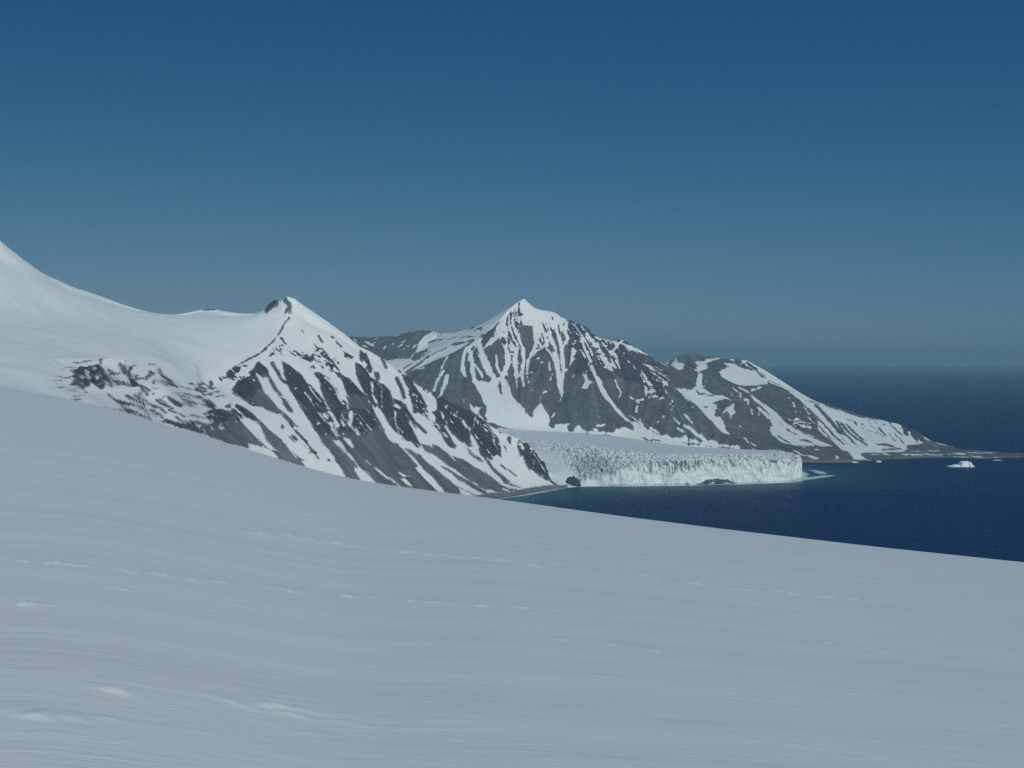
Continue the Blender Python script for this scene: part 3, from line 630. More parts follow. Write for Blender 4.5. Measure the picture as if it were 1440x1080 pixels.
# ------------------------------------------------------------------ foreground slope (height law, metres)
E_PX = np.array([-400, 0, 60, 130, 200, 300, 400, 480, 580, 700, 850, 1000, 1220, 1440, 1900])
E_PY = np.array([470, 545, 553, 567, 587, 617, 648, 672, 687, 702, 723, 742, 768, 791, 830])
EYE, YC = 3.2, 170.0
KK = EYE / YC ** 2
US = (E_PX - CX) / F
SS = (E_PY - HY) / F - 2 * math.sqrt(EYE * KK)
_u = np.linspace(-0.6, 0.7, 400)
_s = np.interp(_u, US, SS)
for _ in range(3):
    _s = np.convolve(np.pad(_s, 5, mode='edge'), np.ones(11) / 11, 'valid')
nzf = Noise(5)


def slope_z(x, y):
    yy = np.sqrt(np.maximum(y, 0) ** 2 + 16.0)
    s = np.interp(x / yy, _u, _s)
    r = np.hypot(x, y)
    fwd = -s * np.maximum(y, 0) - KK * y * np.abs(y)
    near = -0.075 * y - 0.11 * x
    w = sstep(2.0, 9.0, y)
    z = H - EYE + near * (1 - w) * np.clip(1 - 0 * r, 0, 1) + fwd * w
    return z


# ------------------------------------------------------------------ near mountain
nf = Field(-1150, 170, 640, 2720, 1.7)
L = lambda *p: np.array([P(*q) for q in p])
ridge_n = [
    L((-150,240,2000),(-60,290,2020),(0,338,2050),(30,363,2090),(60,385,2150),(100,403,2200),(130,412,2250),(170,427,2300),(215,442,2350),(250,443,2380),(280,436,2380),(300,434.5,2380),(320,438,2370),(340,440.5,2360),(370,441,2340),(378,433,2325),(392,424,2310),(405,417,2300)),
    L((405,417,2300),(414,420,2298),(430,432,2300),(460,452,2295),(490,474,2290),(505,487,2288),(520,494,2285),(540,506,2282),(560,520,2280),(585,540,2275),(620,560,2270),(645,573,2266),(660,580,2262),(690,599,2256),(705,608,2252),(728,616,2249),(742,624,2246),(753,636,2243),(765,655,2240),(772,672,2238)),
    L((405,417,2300),(406,432,2285),(402,446,2265),(393,466,2225),(383,482,2180),(370,496,2145),(345,515,2090),(325,528,2050),(305,540,2015),(285,548,1985)),
]
lines_n = ridge_n + [
    L((772,672,2238),(784,683,2228)),
    L((285,548,1985),(262,541,1900),(240,545,1850),(222,548,1800),(200,560,1740),(190,575,1660)),
    L((190,575,1660),(205,592,1640),(240,598,1680),(300,612,1720)),
    L((330,560,1960),(380,600,1960),(440,640,1950)),
    L((200,660,1450),(300,690,1700),(400,700,1860),(500,706,1930),(560,705,1970),(600,704,1990),(650,703.5,2012),(690,702,2029),(700,701,2039),(715,698.6,2065),(740,695,2104),(760,691.5,2144),(780,687.7,2190),(800,684.6,2228),(818,683.3,2243)),
    np.array([(-118, 2015, 6), (-61.5, 2052, 4.5), (-21, 2086, 3.8), (0, 2131, 3.4), (16.4, 2159, 3.2), (44, 2172, 3.0), (66.5, 2196, 2.6), (83, 2212, 2.2)], float),
    L((0,452,1850),(60,449,1950),(110,446,2050),(160,449,2150),(205,449,2280)),
    L((20,425,1960),(45,438,2000),(80,443,2060)),
    L((-40,400,1900),(10,392,1990),(30,410,2020)),
    L((0,505,1450),(100,493,1680),(200,490,1850),(270,490,1990)),
    L((215,512,1740),(250,536,1870),(285,540,1950)),
    L((85,513,1580),(100,510,1600),(120,506,1630),(150,503,1660),(178,505,1688)),
    L((80,540,1480),(110,552,1510),(150,548,1560),(200,543,1640)),
    L((90,566,1400),(150,572,1440),(180,565,1540)),
    L((-160,530,1100),(-60,540,1150),(0,540,1200),(60,546,1280),(110,570,1330),(160,600,1380)),
    # up-valley side, behind the crest
    L((-300,420,2700),(0,470,2700),(200,500,2700)),
    L((300,560,2600),(450,610,2560),(560,620,2480),(640,625,2420),(700,640,2380),(742,655,2300),(760,668,2275)),
    L((300,600,2700),(500,630,2700),(640,640,2700)),
    # shelf of the shore under water
    np.array([(-75,1950,-9), (-20,1995,-9), (5,2030,-9), (28,2070,-9), (50,2110,-9), (75,2150,-8), (105,2195,-8)], float),
    np.array([(-40,1900,-12),(40,2100,-14),(110,2190,-14),(168,2230,-14)], float),
    np.array([(168,1500,-14),(168,2230,-14)], float),
    np.array([(60,2290,18),(110,2300,22),(165,2400,26),(165,2700,30)], float),
]
xs = np.linspace(-1150, 170, 60)
lines_n.append(np.array([(-300, 1200, 128), (-200, 1200, 75), (-100, 1200, 58), (0, 1200, 40), (168, 1200, 15)], float))
lines_n.append(np.array([(-130, 1500, 40), (-40, 1500, 22), (60, 1500, 4)], float))
lines_n.append(np.stack([xs, xs * 0 + 642, slope_z(xs, xs * 0 + 642) - 9], -1))
lines_n.append(np.stack([xs, xs * 0 + 800, np.maximum(slope_z(xs, xs * 0 + 800) - 4, 60 - 0.1 * xs)], -1))
nf.solve(lines_n)


def soften(f, ridges, rad, keep_w=1.0):
    acc, cnt = f.raster(ridges, f.d, f.nx, f.ny)
    m = blur((cnt > 0).astype(float), 9 / f.d)
    m = np.clip(m / (m.max() * 0.45), 0, 1) * keep_w
    zb = blur(f.z, rad / f.d)
    f.z = f.z * m + zb * (1 - m)
    return m


keep_n = soften(nf, ridge_n + [L((85,513,1580),(100,510,1600),(120,506,1630),(150,503,1660),(178,505,1688)), L((80,540,1480),(110,552,1510),(150,548,1560),(200,543,1640))], 17)
sn, cg, gr, mx = nf.paint(NEAR, 1330)
lf = nf.lic(11, 3.0, 26); lm = nf.lic(12, 8.0, 40)
g1 = Noise(21); fb = g1.fbm(nf.X / 9, nf.Y / 9, 4); fb2 = g1.fbm(nf.X / 60 + 50, nf.Y / 60, 4)
far_w = sstep(1250, 1500, nf.Y)
calm = 0.35 + 0.65 * sstep(1780, 1950, nf.Y)
sn2 = sn - 0.45 * (sn < 6) * sstep(1850, 1950, nf.Y) + calm * (0.6 * lf + 0.6 * fb) * (sn < 9) + mx * (0.3 * lf + 2.8 * g1.fbm(nf.X / 4.2 + 7, nf.Y / 4.2, 3) - 0.3)
pk = sstep(1.3, 2.3, 1.0 * lf + 1.1 * g1.fbm(nf.X / 6 + 31, nf.Y / 6, 3)) * (sn < -2.2) * (cg > -2)
sn2 = np.where(pk > 0.4, np.maximum(sn2, 1.0 * pk), sn2)
rock = 1 - sstep(-1.5, 1.5, sn2)
cr = sstep(-2, 3, cg) * rock
wsm = blur((sn > 11.5).astype(float), 12 / nf.d) ** 2 * (1 - np.clip(keep_n * 1.3, 0, 1))
z0 = nf.z * (1 - wsm) + blur(nf.z, 34 / nf.d) * wsm
nf.z = (z0 + cr * (1.6 + 1.5 * lm + 0.9 * fb + 0.6 * lf) + (rock - cr) * (0.35 * lm + 0.3 * fb + 0.2 * lf)
        + (1 - rock) * far_w * (0.9 * fb2 * (z0 > 30) + 0.12 * lm * sstep(0.35, 0.7, np.hypot(*np.gradient(z0, nf.d)))))
nf.z = np.where(gr > 0, z0 + 0.25 * fb, nf.z)
M_NEAR = mat_terrain('snow_and_dark_rock', (0.120, 0.138, 0.145), (0.052, 0.063, 0.076))
o = grid_mesh('mountain', nf.X, nf.Y, nf.z, M_NEAR, {'snow': sn2, 'crag': cg, 'gravel': gr, 'flow': 0.6 * lm + 0.5 * lf})
o['kind'] = 'structure'

# ------------------------------------------------------------------ far mountains, headland and spit
ff = Field(-560, 1420, 2640, 4120, 2.1)
ridge_f = [
    L((737,419.5,3300),(728,425,3296),(716,434,3280),(704,447,3262),(695,460,3240),(682,470,3215),(668,482,3190),(652,491,3175),(630,500,3160),(610,507,3145),(592,514,3130),(574,524,3110),(540,535,3080)),
    L((737,419.5,3300),(745,427,3300),(752,433,3300),(762,436,3302),(772,437.5,3305),(781,440,3308),(790,446,3310),(800,452,3310),(812,457,3303),(822,460,3298),(832,467,3293),(842,475,3290),(852,480,3287),(864,480,3285),(872,478,3283),(878,479,3282),(888,486,3281),(905,494,3280),(922,504,3275),(940,515,3270)),
    L((940,515,3270),(960,528,3200),(985,546,3110),(1010,575,2980),(1030,605,2880),(1043,627,2810)),
    L((737,419.5,3300),(720,430,3330),(705,439,3345),(690,449,3360),(675,457,3375),(660,463,3385),(640,468,3400),(615,469,3450),(606,465.5,3490),(596,464,3510),(585,466,3520),(575,467.5,3525),(560,472,3535),(545,474,3545),(525,476,3555),(500,475,3565),(460,470,3580)),
    L((943,514,3500),(950,505,3515),(956,501,3520),(970,499,3528),(985,500,3530),(1000,503,3532),(1020,505,3530),(1035,504.5,3530),(1050,507,3515),(1062,513,3500),(1075,520,3470),(1090,530,3440),(1110,543,3420),(1130,556,3400),(1150,566,3380),(1170,573,3350),(1200,580,3320),(1230,588,3290),(1260,595,3250),(1272,600,3235),(1285,604,3210),(1297,613,3180),(1308,625,3150)),
]
lines_f = ridge_f + [
    # front foot of the peak, at the glacier
    L((480,570,2760),(540,590,2790),(600,595,2820),(690,600,2895),(740,604,2905),(780,608,2905),(830,612,2900),(870,615,2885),(940,625,2850),(1000,632,2815),(1043,636,2795),(1100,645,2775),(1130,649,2772)),
    # shoreline of the bay
    L((1130,650,2768),(1160,650.5,2762),(1190,650,2768),(1200,648.5,2790),(1215,647,2815),(1235,646,2840),(1260,645,2860),(1300,643,2905),(1350,643,2905),(1380,645,2860),(1400,643.5,2890),(1440,642.5,2915),(1520,643,2905),(1640,644,2890)),
    np.array([(-200,2660,40),(0,2660,20),(250,2660,-6),(440,2660,-12),(800,2740,-12),(1400,2830,-12)], float),
    np.array([(700,2640,-14),(1400,2640,-14)], float),
    # spit crest and its seaward side
    L((1308,626,3150),(1330,631,3120),(1360,634,3080),(1400,636,3050),(1440,637.5,3020),(1520,639,3000),(1640,641,2970)),
    L((1310,630,3240),(1400,635,3120),(1440,636.5,3085),(1520,639,3045),(1640,641,3000)),
    np.array([(1000,3420,-10),(1100,3330,-12),(1400,3230,-14)], float),
    np.array([(300,4120,-14),(560,4060,-14),(800,3830,-14),(1000,3560,-14),(1400,3460,-14),(1418,4118,-14)], float),
    np.array([(-558,4118,150),(-200,4118,150),(100,4118,100)], float),
    # plateau and valley behind the spur
    L((640,480,3290),(610,490,3270),(580,500,3260)),
    L((500,505,3330),(540,506,3340),(575,506,3340),(600,490,3420),(615,474,3450)),
    # ribs and gullies of the front face
    L((705,452,3250),(700,490,3150),(690,540,3035),(690,575,2950)),
    L((752,470,3240),(745,505,3150),(738,530,3085)),
    L((765,490,3165),(775,530,3050),(755,585,2925)),
    L((835,520,3120),(815,560,3015),(795,600,2905)),
    L((835,520,3120),(850,560,3015),(860,600,2905)),
    L((790,500,3200),(783,540,3090),(780,575,2990)),
    L((850,540,3095),(880,590,2955),(900,607,2905)),
    L((905,520,3160),(925,560,3020),(960,610,2870)),
    # headland: shelf and shoulders
    L((1008,520,3415),(1020,535,3350),(1045,542,3335),(1075,541,3335),(1085,540,3345)),
    L((1015,512,3470),(1045,520,3450),(1072,532,3400)),
    L((1085,540,3345),(1105,548,3330),(1130,575,3200),(1150,595,3090),(1165,615,2990)),
    L((985,512,3440),(985,530,3340),(975,545,3270)),
    L((975,545,3270),(1000,570,3120),(1025,600,2960),(1045,627,2815)),
    L((1010,560,3230),(1040,580,3120),(1075,610,2960),(1095,635,2820)),
    L((1165,615,2990),(1180,628,2900),(1195,640,2830)),
    L((1200,600,3160),(1215,617,3030),(1225,632,2930)),
    L((1235,634,2925),(1270,634,2960),(1300,634,3000),(1330,637,2990)),
]
ff.solve(lines_f)
soften(ff, ridge_f, 8)
sn, cg, gr, mx = ff.paint(FARL)
lf = ff.lic(31, 3.6, 24); lm = ff.lic(32, 10.0, 40)
fb = g1.fbm(ff.X / 10, ff.Y / 10, 4); fb2 = g1.fbm(ff.X / 70 + 90, ff.Y / 70, 4)
sn2 = sn + (0.85 * lf + 0.8 * fb) * (sn < 9) + mx * (1.8 * lf + 2.4 * fb - 0.2)
# small snow pockets caught in the broken rock high on the faces
pock = sstep(1.15, 2.1, 1.0 * lf + 1.1 * fb) * sstep(60, 120, ff.z) * (sn < -2.5) * (cg > -3)
sn2 = np.where(pock > 0.35, np.maximum(sn2, 1.2 * pock), sn2)
rock = 1 - sstep(-1.5, 1.5, sn2)
cr = sstep(-2, 3, cg) * rock
hi = sstep(8, 30, ff.z)
z0 = ff.z
ff.z = z0 + hi * (cr * (1.6 + 2.5 * lm + 1.6 * fb) + (rock - cr) * (1.5 * lm + 0.9 * fb + 0.6 * lf) + (1 - rock) * (0.7 * fb2 + 0.3 * lm)) + (1 - hi) * 0.35 * fb * (z0 > -1)
M_FAR = mat_terrain('snow_and_grey_scree', (0.112, 0.130, 0.140), (0.072, 0.086, 0.100))
# the saddle line between the peak and the headland divides the two landforms
sep = np.interp(ff.Y, [2640, 2810, 2980, 3110, 3270, 3500, 4120], [460, 458, 437, 417, 364, 360, 300])
Wm = ff.X < sep
at = {'snow': sn2, 'crag': cg, 'gravel': gr, 'flow': 0.6 * lm + 0.5 * lf}
o = grid_mesh('mountain', ff.X, ff.Y, ff.z, M_FAR, at, keep=Wm); o['kind'] = 'structure'
o = grid_mesh('headland', ff.X, ff.Y, ff.z, M_FAR, at, keep=~Wm); o['kind'] = 'structure'

# ------------------------------------------------------------------ foreground snow slope
rr = np.concatenate([[0.05], np.geomspace(0.5, 4, 50)[:-1], np.geomspace(4, 175, 900)[:-1], np.geomspace(175, 1350, 60)])
# more columns ahead than behind
th = np.concatenate([np.linspace(-27, 27, 620), np.linspace(27, 333, 160)[1:-1]]) * math.pi / 180
A_, R_ = np.meshgrid(th, rr, indexing='ij')
SX, SY = R_ * np.sin(A_), R_ * np.cos(A_)
SZ = slope_z(SX, SY)
nn = Noise(8)
# wind direction over the slope: it bends where the ground rolls over to the left
LFT = -1.5 * np.log1p(np.exp(-np.clip(SX / 1.5, -40, 40)))
UX = SX; UY = SY * np.exp(np.clip(-0.05 * LFT, 0, 1.6)) - 0.04 * SX
sas = 1 - np.abs(nn.fbm(UX / 2.6, UY / 0.42, 3))
SZ = (SZ + 0.004 * nn.fbm(UX / 9, UY / 1.6, 3) * sstep(3, 12, R_) * (1 - sstep(40, 120, R_))
      + 0.0028 * sas * sstep(4, 9, R_) * (1 - sstep(30, 60, R_)) * (0.4 + 0.6 * sstep(-0.2, 0.4, nn.fbm(UX / 14 + 5, UY / 5, 2)))
      + 0.012 * nn.fbm(UX / 40 + 9, UY / 7, 3) * sstep(8, 40, R_) * (1 - sstep(90, 200, R_)) + 0.05 * nn.fbm(SX / 30, SY / 30 + 33, 3) * sstep(60, 140, R_))


def slope_hit(px, py):
    Ys = np.geomspace(3, 400, 4000)
    d = slope_z(Ys * (px - CX) / F, Ys) - (H - Ys * (py - HY) / F)
    k = int(np.argmax(d >= 0)) if (d >= 0).any() else int(d.argmax())
    return Ys[k] * (px - CX) / F, Ys[k]


def drift(px, py, wpx, hpx, h):
    """a wind-carved snow drift: steep towards us, long tail behind"""
    global DR
    x, y = slope_hit(px, py)
    sx = wpx * y / F / 2
    x2, y2 = slope_hit(px, py - hpx); sy = min(max(abs(y2 - y), 0.03), 0.12 * y)
    if y > 110: return
    dx = (SX - x) / sx; dy = (SY - y - 0.12 * (SX - x)) / sy
    g = np.exp(-dx * dx) * np.where(dy < 0, np.exp(-(dy * 2.2) ** 2), np.exp(-(dy * 0.55) ** 2))
    DR = np.maximum(DR, h * g * np.clip(0.58 + 0.8 * DN, 0, 2))


rs = np.random.RandomState(4)
DR = np.zeros(SZ.shape); DN = nn.fbm(UX / 0.5, UY / 0.22, 3)
for px, py, w, hh, h in [(165,974,44,9,.055),(120,976,70,8,.02),(245,983,40,6,.03),(335,990,60,7,.035),(385,998,70,8,.06),(430,1002,60,7,.03),(20,1004,40,8,.045),(45,1008,40,7,.05),(95,1010,60,6,.02),(150,1014,40,5,.02),
                         (475,1014,70,7,.022),(590,1030,60,7,.022),(540,1036,90,6,.014),(610,1038,40,6,.018),(430,1036,70,6,.014),(360,1052,90,6,.012)]:
    drift(px, py, w * 1.25, hh * 0.9, h * 0.62)
# two old ski tracks and a few hard ribs crossing the slope
for pts, n, h in [(((350,750),(420,758),(500,768),(600,780),(690,788),(760,795)), 70, .05), (((0,786),(120,797),(250,812),(340,823),(420,830),(520,840),(600,847),(700,853),(820,862)), 90, .035),
                  (((720,788),(850,804),(1000,824),(1130,837),(1260,850)), 64, .045), (((720,862),(860,868),(1000,878)), 14, .03), (((720,896),(850,905),(950,920)), 14, .025), (((980,888),(1130,903),(1260,918)), 14, .03),
                  (((1180,974),(1300,984)), 6, .03), (((0,850),(90,852)), 6, .03), (((150,827),(180,829)), 3, .03)]:
    pts = np.array(pts, float); t = np.sort(rs.rand(n)) * (len(pts) - 1)
    for q in t:
        i = min(int(q), len(pts) - 2); f = q - i
        p = pts[i] * (1 - f) + pts[i + 1] * f
        if rs.rand() < 0.85: drift(p[0], p[1] + rs.randn() * 0.8, rs.uniform(8, 32), rs.uniform(0.9, 1.5), h * rs.uniform(0.35, 1.25))
SZ = SZ + DR
o = grid_mesh('snow_slope', SX, SY, SZ, mat_slope(), {'along': UX, 'across': UY}, close=True)
o['kind'] = 'structure'

# ------------------------------------------------------------------ glacier with its calving front
st = np.array([  # column, distance of the foot, height of the ice wall, column and distance of the back edge, height there
    (742,2262,0,560,2940,62), (765,2252,0,600,2940,60), (790,2247,0,650,2945,58), (806,2245,2,690,2945,57), (816,2243,12,710,2945,57), (830,2240,20,725,2945,57), (850,2238,27,745,2940,56), (870,2241,36,765,2935,55),
    (900,2248,44,800,2925,52), (930,2253,45,830,2910,49), (960,2258,46,860,2890,46), (985,2265,46,880,2880,42), (1010,2273,46,905,2865,38), (1035,2282,45.5,935,2850,32), (1060,2292,45,965,2835,24),
    (1085,2304,44,990,2820,16), (1105,2318,43,1010,2810,10), (1114,2334,42,1025,2800,6), (1120,2360,42,1035,2790,4), (1122,2400,41,1042,2780,2), (1122,2450,40,1048,2775,0), (1119,2520,38,1054,2765,-2), (1112,2600,34,1060,2755,-4), (1100,2680,24,1066,2740,-6)], float)
fx = st[:, 1] * (st[:, 0] - CX) / F; fy = st[:, 1]
cum = np.concatenate([[0], np.cumsum(np.hypot(np.diff(fx), np.diff(fy)))])
DS = 0.75
S = np.arange(0, cum[-1], DS)


def smi(v):
    a = np.interp(S, cum, v)
    return np.convolve(np.pad(a, 16, mode='edge'), np.ones(33) / 33, 'valid')


Fx, Fy, Hh = smi(fx), smi(fy), smi(st[:, 2] * 0.87)
Bx, By, Bz = smi(st[:, 4] * (st[:, 3] - CX) / F), smi(st[:, 4]), smi(st[:, 5])
tx, ty = np.gradient(Fx), np.gradient(Fy); tl = np.hypot(tx, ty); ox, oy = ty / tl, -tx / tl   # outward
NW = 62
cn = Noise(40)
tw = np.linspace(0, 1, NW)
S2, T2 = np.meshgrid(S, tw, indexing='ij')
ZW = -3 + (Hh[:, None] + 3) * T2
wav = 6.0 * cn.fbm(S2 / 34, S2 * 0 + 3, 3)                                   # bays and noses of the front
f1, f2, vv = voronoi(S2 / 8.5 + 0.02 * ZW, ZW / 30 + 7, 3)
crack = np.exp(-((f2 - f1) / 0.13) ** 2)
f1b, f2b, vb = voronoi(S2 / 3.6 + 0.03 * ZW, ZW / 11 + 3, 6)
ckb = np.exp(-((f2b - f1b) / 0.16) ** 2)
up = sstep(0.3, 0.85, T2 + 0.22 * cn.fbm(S2 / 22, S2 * 0 + 8, 3))
bigw = np.clip(Hh[:, None] / 35, 0, 1)
# crevasses that open at the rim and run down the wall
rg = np.random.RandomState(17); notch = np.zeros(S2.shape)
p = 30.0
while p < cum[-1] - 20:
    wd, ln_, dp, sl_ = rg.uniform(0.7, 1.9), rg.uniform(0.15, 0.62), rg.uniform(3.5, 9.0), rg.uniform(-0.12, 0.12)
    if rg.rand() < 0.25: wd *= 1.8; ln_ *= 0.6
    c = S2 - p - sl_ * (ZW - 35) - 0.5 * cn(ZW / 5, S2 * 0 + p)
    dp *= np.clip(0.75 + 1.3 * float(cn.fbm(np.array(p / 45.0), np.array(21.0), 2)), 0.1, 1.2)
    notch = np.maximum(notch, dp * np.exp(-(c / wd) ** 4) * sstep(1 - ln_ - 0.12, 1 - ln_ + 0.16, T2))
    p += rg.choice([2.6, 4.5, 8.0, 12.0]) * rg.uniform(0.7, 1.3)
out = wav + bigw * ((vv - 0.5) * 2.4 + (vb - 0.5) * 1.1 * (0.15 + up) - crack * (0.15 + 2.2 * up) - ckb * up * 0.8 + 2.2 * cn.fbm(S2 / 15, ZW / 13 + 4, 3) - 3.0 * T2 ** 1.5 + 0.9 * cn.fbm(S2 / 4, ZW / 9, 3)) - notch * np.clip(bigw * 1.5, 0, 1)
px_s = np.interp(S, cum, st[:, 0])
cave = np.exp(-((px_s - 1006) / 21.0) ** 4)[:, None] * (1 - sstep(-1.2, 1.2, ZW - 7.5 * np.sqrt(np.clip(1 - ((px_s - 1008) / 23.0) ** 2, 0.01, 1))[:, None] + 1.2 * cn(S2 / 5, ZW / 5)))
out = out - 12 * cave - 1.6 * np.exp(-((ZW - 0.6) / 1.3) ** 2) * bigw
WX = Fx[:, None] + ox[:, None] * out; WY = Fy[:, None] + oy[:, None] * out
rim = bigw[:, 0] * ((vv[:, -1] - 0.5) * 3.2 + 1.5 * cn.fbm(S / 5, S * 0 + 2, 3) - 3.5 * crack[:, -1])
ZW = ZW + rim[:, None] * T2 ** 3
dirt_shade_w = np.clip(crack * up * 0.6 + np.clip(notch / 6, 0, 1) * 0.8 + 0.3 * up * (vb > 0.72) + 0.16 * up, 0, 1) + 0.25 * (1 - bigw) + 0.35 * cave + 0.45 * np.exp(-((px_s - 845) / 26.0) ** 2)[:, None]  # crevasse and cave shade put into the colour, with dirty ice at the left
dirt_shade_w = dirt_shade_w + 0.5 * np.exp(-((ZW - 0.3) / 0.8) ** 2)  # darker band along the waterline undercut
# surface going back from the rim
NB = 260
tb = np.linspace(0, 1, NB + 1)[1:] ** 1.7
TX, TY = WX[:, -1], WY[:, -1]
GX = TX[:, None] + (Bx - TX)[:, None] * tb; GY = TY[:, None] + (By - TY)[:, None] * tb
D = np.hypot(GX - TX[:, None], GY - TY[:, None])
zc = np.interp(S, cum, [47, 47, 47, 47, 47, 46, 45, 44, 43, 42, 42, 41.5, 41, 40.5, 40, 39.5, 38.5, 37.5, 36.5, 35.5, 34.5, 33, 30, 22])[:, None]
g = sstep(0, 1, D / np.where(Hh[:, None] < 35, 210 - 3.6 * Hh[:, None], 84))
b2 = sstep(0.45, 1.0, tb)[None]
GZ = (Hh[:, None] + (zc - Hh[:, None]) * g) * (1 - b2) + Bz[:, None] * b2
e1, e2, ev = voronoi(GX / 8 + 0.03 * GY, GY / 12, 9)
h1, h2, hv = voronoi(GX / 3.4, GY / 5, 12)
ck = np.exp(-((e2 - e1) / 0.14) ** 2)
left = 1 - sstep(860, 960, px_s)[:, None]
reach = 150 + 360 * left
ser = (1 - sstep(0.55, 1.0, D / reach)) * (0.35 + 0.65 * sstep(0.3, 0.6, cn.fbm(GX / 60, GY / 60 + 5, 2) * 0.5 + 0.5 + 0.4 * (1 - D / reach)))
# the smooth drift of snow between the cliff and the ice
drf = (1 - sstep(800, 832, px_s + 0.06 * 0)[:, None]) * (1 - sstep(120, 230, D)) + (1 - sstep(790, 815, px_s)[:, None]) * (1 - sstep(190, 300, D))
drf = np.clip(drf, 0, 1)
ser = ser * (1 - drf)
fade0 = sstep(0, 6, D)
GZ = GZ + ser * fade0 * ((ev - 0.5) * (3.0 + 2.2 * left) + (hv - 0.5) * (1.6 + 1.0 * left) - ck * 5.0) + 0.35 * cn.fbm(GX / 40, GY / 12, 3) * (1 - ser)
GZ = GZ + (rim[:, None] * np.exp(-D / 9.0))
dirt_shade_g = ser * (ck * 0.95 + 0.3 * (hv > 0.75)) + 0.55 * left * (1 - drf) * np.exp(-((D - 50) / 60.0) ** 2) * np.exp(-((px_s[:, None] - 842) / 34.0) ** 2) + 0.12 * left * (1 - drf)  # shade of the serac cracks painted in, plus dirt on the left slope
AX = np.concatenate([WX, GX], 1); AY = np.concatenate([WY, GY], 1); AZ = np.concatenate([ZW, GZ], 1)
wallm = np.concatenate([np.broadcast_to(bigw * (0.55 + 0.45 * (1 - up)), ZW.shape), np.broadcast_to(0.12 * ser, GZ.shape)], 1)
o = grid_mesh('glacier', AX, AY, AZ, mat_ice(), {'dirt_shade': np.concatenate([dirt_shade_w, dirt_shade_g], 1), 'wall': wallm})
o['kind'] = 'structure'

# ------------------------------------------------------------------ sea
def coast_shallow(x, y):
    d = np.full(x.shape, 1e9)
    fxx = np.concatenate([[-20, 15, 40, 62, 88], Fx[54:-80:8]])
    fyy = np.concatenate([[2030, 2075, 2125, 2165, 2215], Fy[54:-80:8]])
    for a, b in zip(fxx, fyy): d = np.minimum(d, np.hypot((x - a) * 0.8, y - b))
    t = np.exp(-d / 105.0) * 0.95
    t = np.maximum(t, 0.5 * np.exp(-np.hypot((x - 15) * 0.7, y - 2110) / 150.0))
    d2 = np.full(x.shape, 1e9)
    for a, b in [P(q, 0, w)[:2] for q, w in ((1135,2765),(1180,2765),(1220,2815),(1270,2870),(1330,2905),(1400,2890),(1440,2910),(1540,2900))]:
        d2 = np.minimum(d2, np.hypot((x - a) * 0.6, y - b))
    return np.maximum(t, 0.42 * np.exp(-d2 / 60.0))


B = 50000.0
gx = np.concatenate([[-B, -8000, -2500], np.arange(-400, 1500, 14.0), [2600, 8000, B]])
gy = np.concatenate([[-3000.0], np.arange(900, 3500, 14.0), [5000, 9000, 20000, B]])
GXs, GYs = np.meshgrid(gx, gy, indexing='ij')
o = grid_mesh('sea', GXs, GYs, GXs * 0, mat_sea(), {'shallow': coast_shallow(GXs, GYs)})
o['kind'] = 'structure'

# loose brash ice and foam on the water along the ice front and the beach
MF = mat_foam()


def foam(pts, width, z=0.12):
    p = np.array([(a, b) for a, b in pts], float)
    c = np.concatenate([[0], np.cumsum(np.hypot(*np.diff(p, axis=0).T))])
    n = int(c[-1] / 3) + 2; t = np.linspace(0, c[-1], n)
    x = np.interp(t, c, p[:, 0]); y = np.interp(t, c, p[:, 1])
    w = np.interp(t, np.linspace(0, c[-1], len(width)), width)
    gx_, gy_ = np.gradient(x), np.gradient(y); l_ = np.hypot(gx_, gy_)
    v = np.linspace(-1, 1, 9)
    X = x[:, None] + (gy_ / l_ * w)[:, None] * v; Y = y[:, None] - (gx_ / l_ * w)[:, None] * v
    e = np.minimum(np.arange(n), np.arange(n)[::-1])[:, None] / 6.0
    return X, Y, np.full(X.shape, z), (1 - v[None] ** 2) ** 0.7 * np.clip(e, 0, 1)


def sea_pt(px, py):
    Y = H * F / (py - HY); return (Y * (px - CX) / F, Y)


parts = []
parts.append(foam([sea_pt(*q) for q in ((692,702.6),(715,699.6),(740,696),(760,692.4),(780,688.6),(800,685.4))], [3, 6, 9, 8, 4]))
k = np.arange(94, len(S) - 40, 7)
parts.append(foam([(Fx[i] + ox[i] * 7 + 6 * ox[i] * cn(np.array(S[i] / 34), np.array(3.0)), Fy[i] + oy[i] * 7 + 6 * oy[i] * cn(np.array(S[i] / 34), np.array(3.0))) for i in k], [5, 8, 7, 8, 10, 12, 8]))
parts.append(foam([sea_pt(*q) for q in ((1126,675.5),(1140,673),(1152,671),(1168,668.5),(1182,668.2))], [7, 12, 18, 16, 3], 0.3))
parts.append(foam([sea_pt(*q) for q in ((1130,662),(1142,661.5),(1152,664),(1158,668))], [6, 12, 14, 10], 0.5))
parts.append(foam([sea_pt(*q) for q in ((1128,650.3),(1160,650.8),(1190,650.5),(1205,648.8))], [3, 4, 5, 4], 0.4))
co, qs, cv, base = [], [], [], 0
for X, Y, Z, c in parts:
    nx, ny = X.shape
    I, J = np.meshgrid(np.arange(nx - 1), np.arange(ny - 1), indexing='ij')
    qs.append(np.stack([I * ny + J, (I + 1) * ny + J, (I + 1) * ny + J + 1, I * ny + J + 1], -1).reshape(-1, 4) + base)
    co.append(np.stack([X, Y, Z], -1).reshape(-1, 3)); cv.append(c.reshape(-1)); base += nx * ny
o = raw_mesh('brash_ice', np.concatenate(co), np.concatenate(qs), MF, {'cover': np.concatenate(cv)})
o['kind'] = 'stuff'


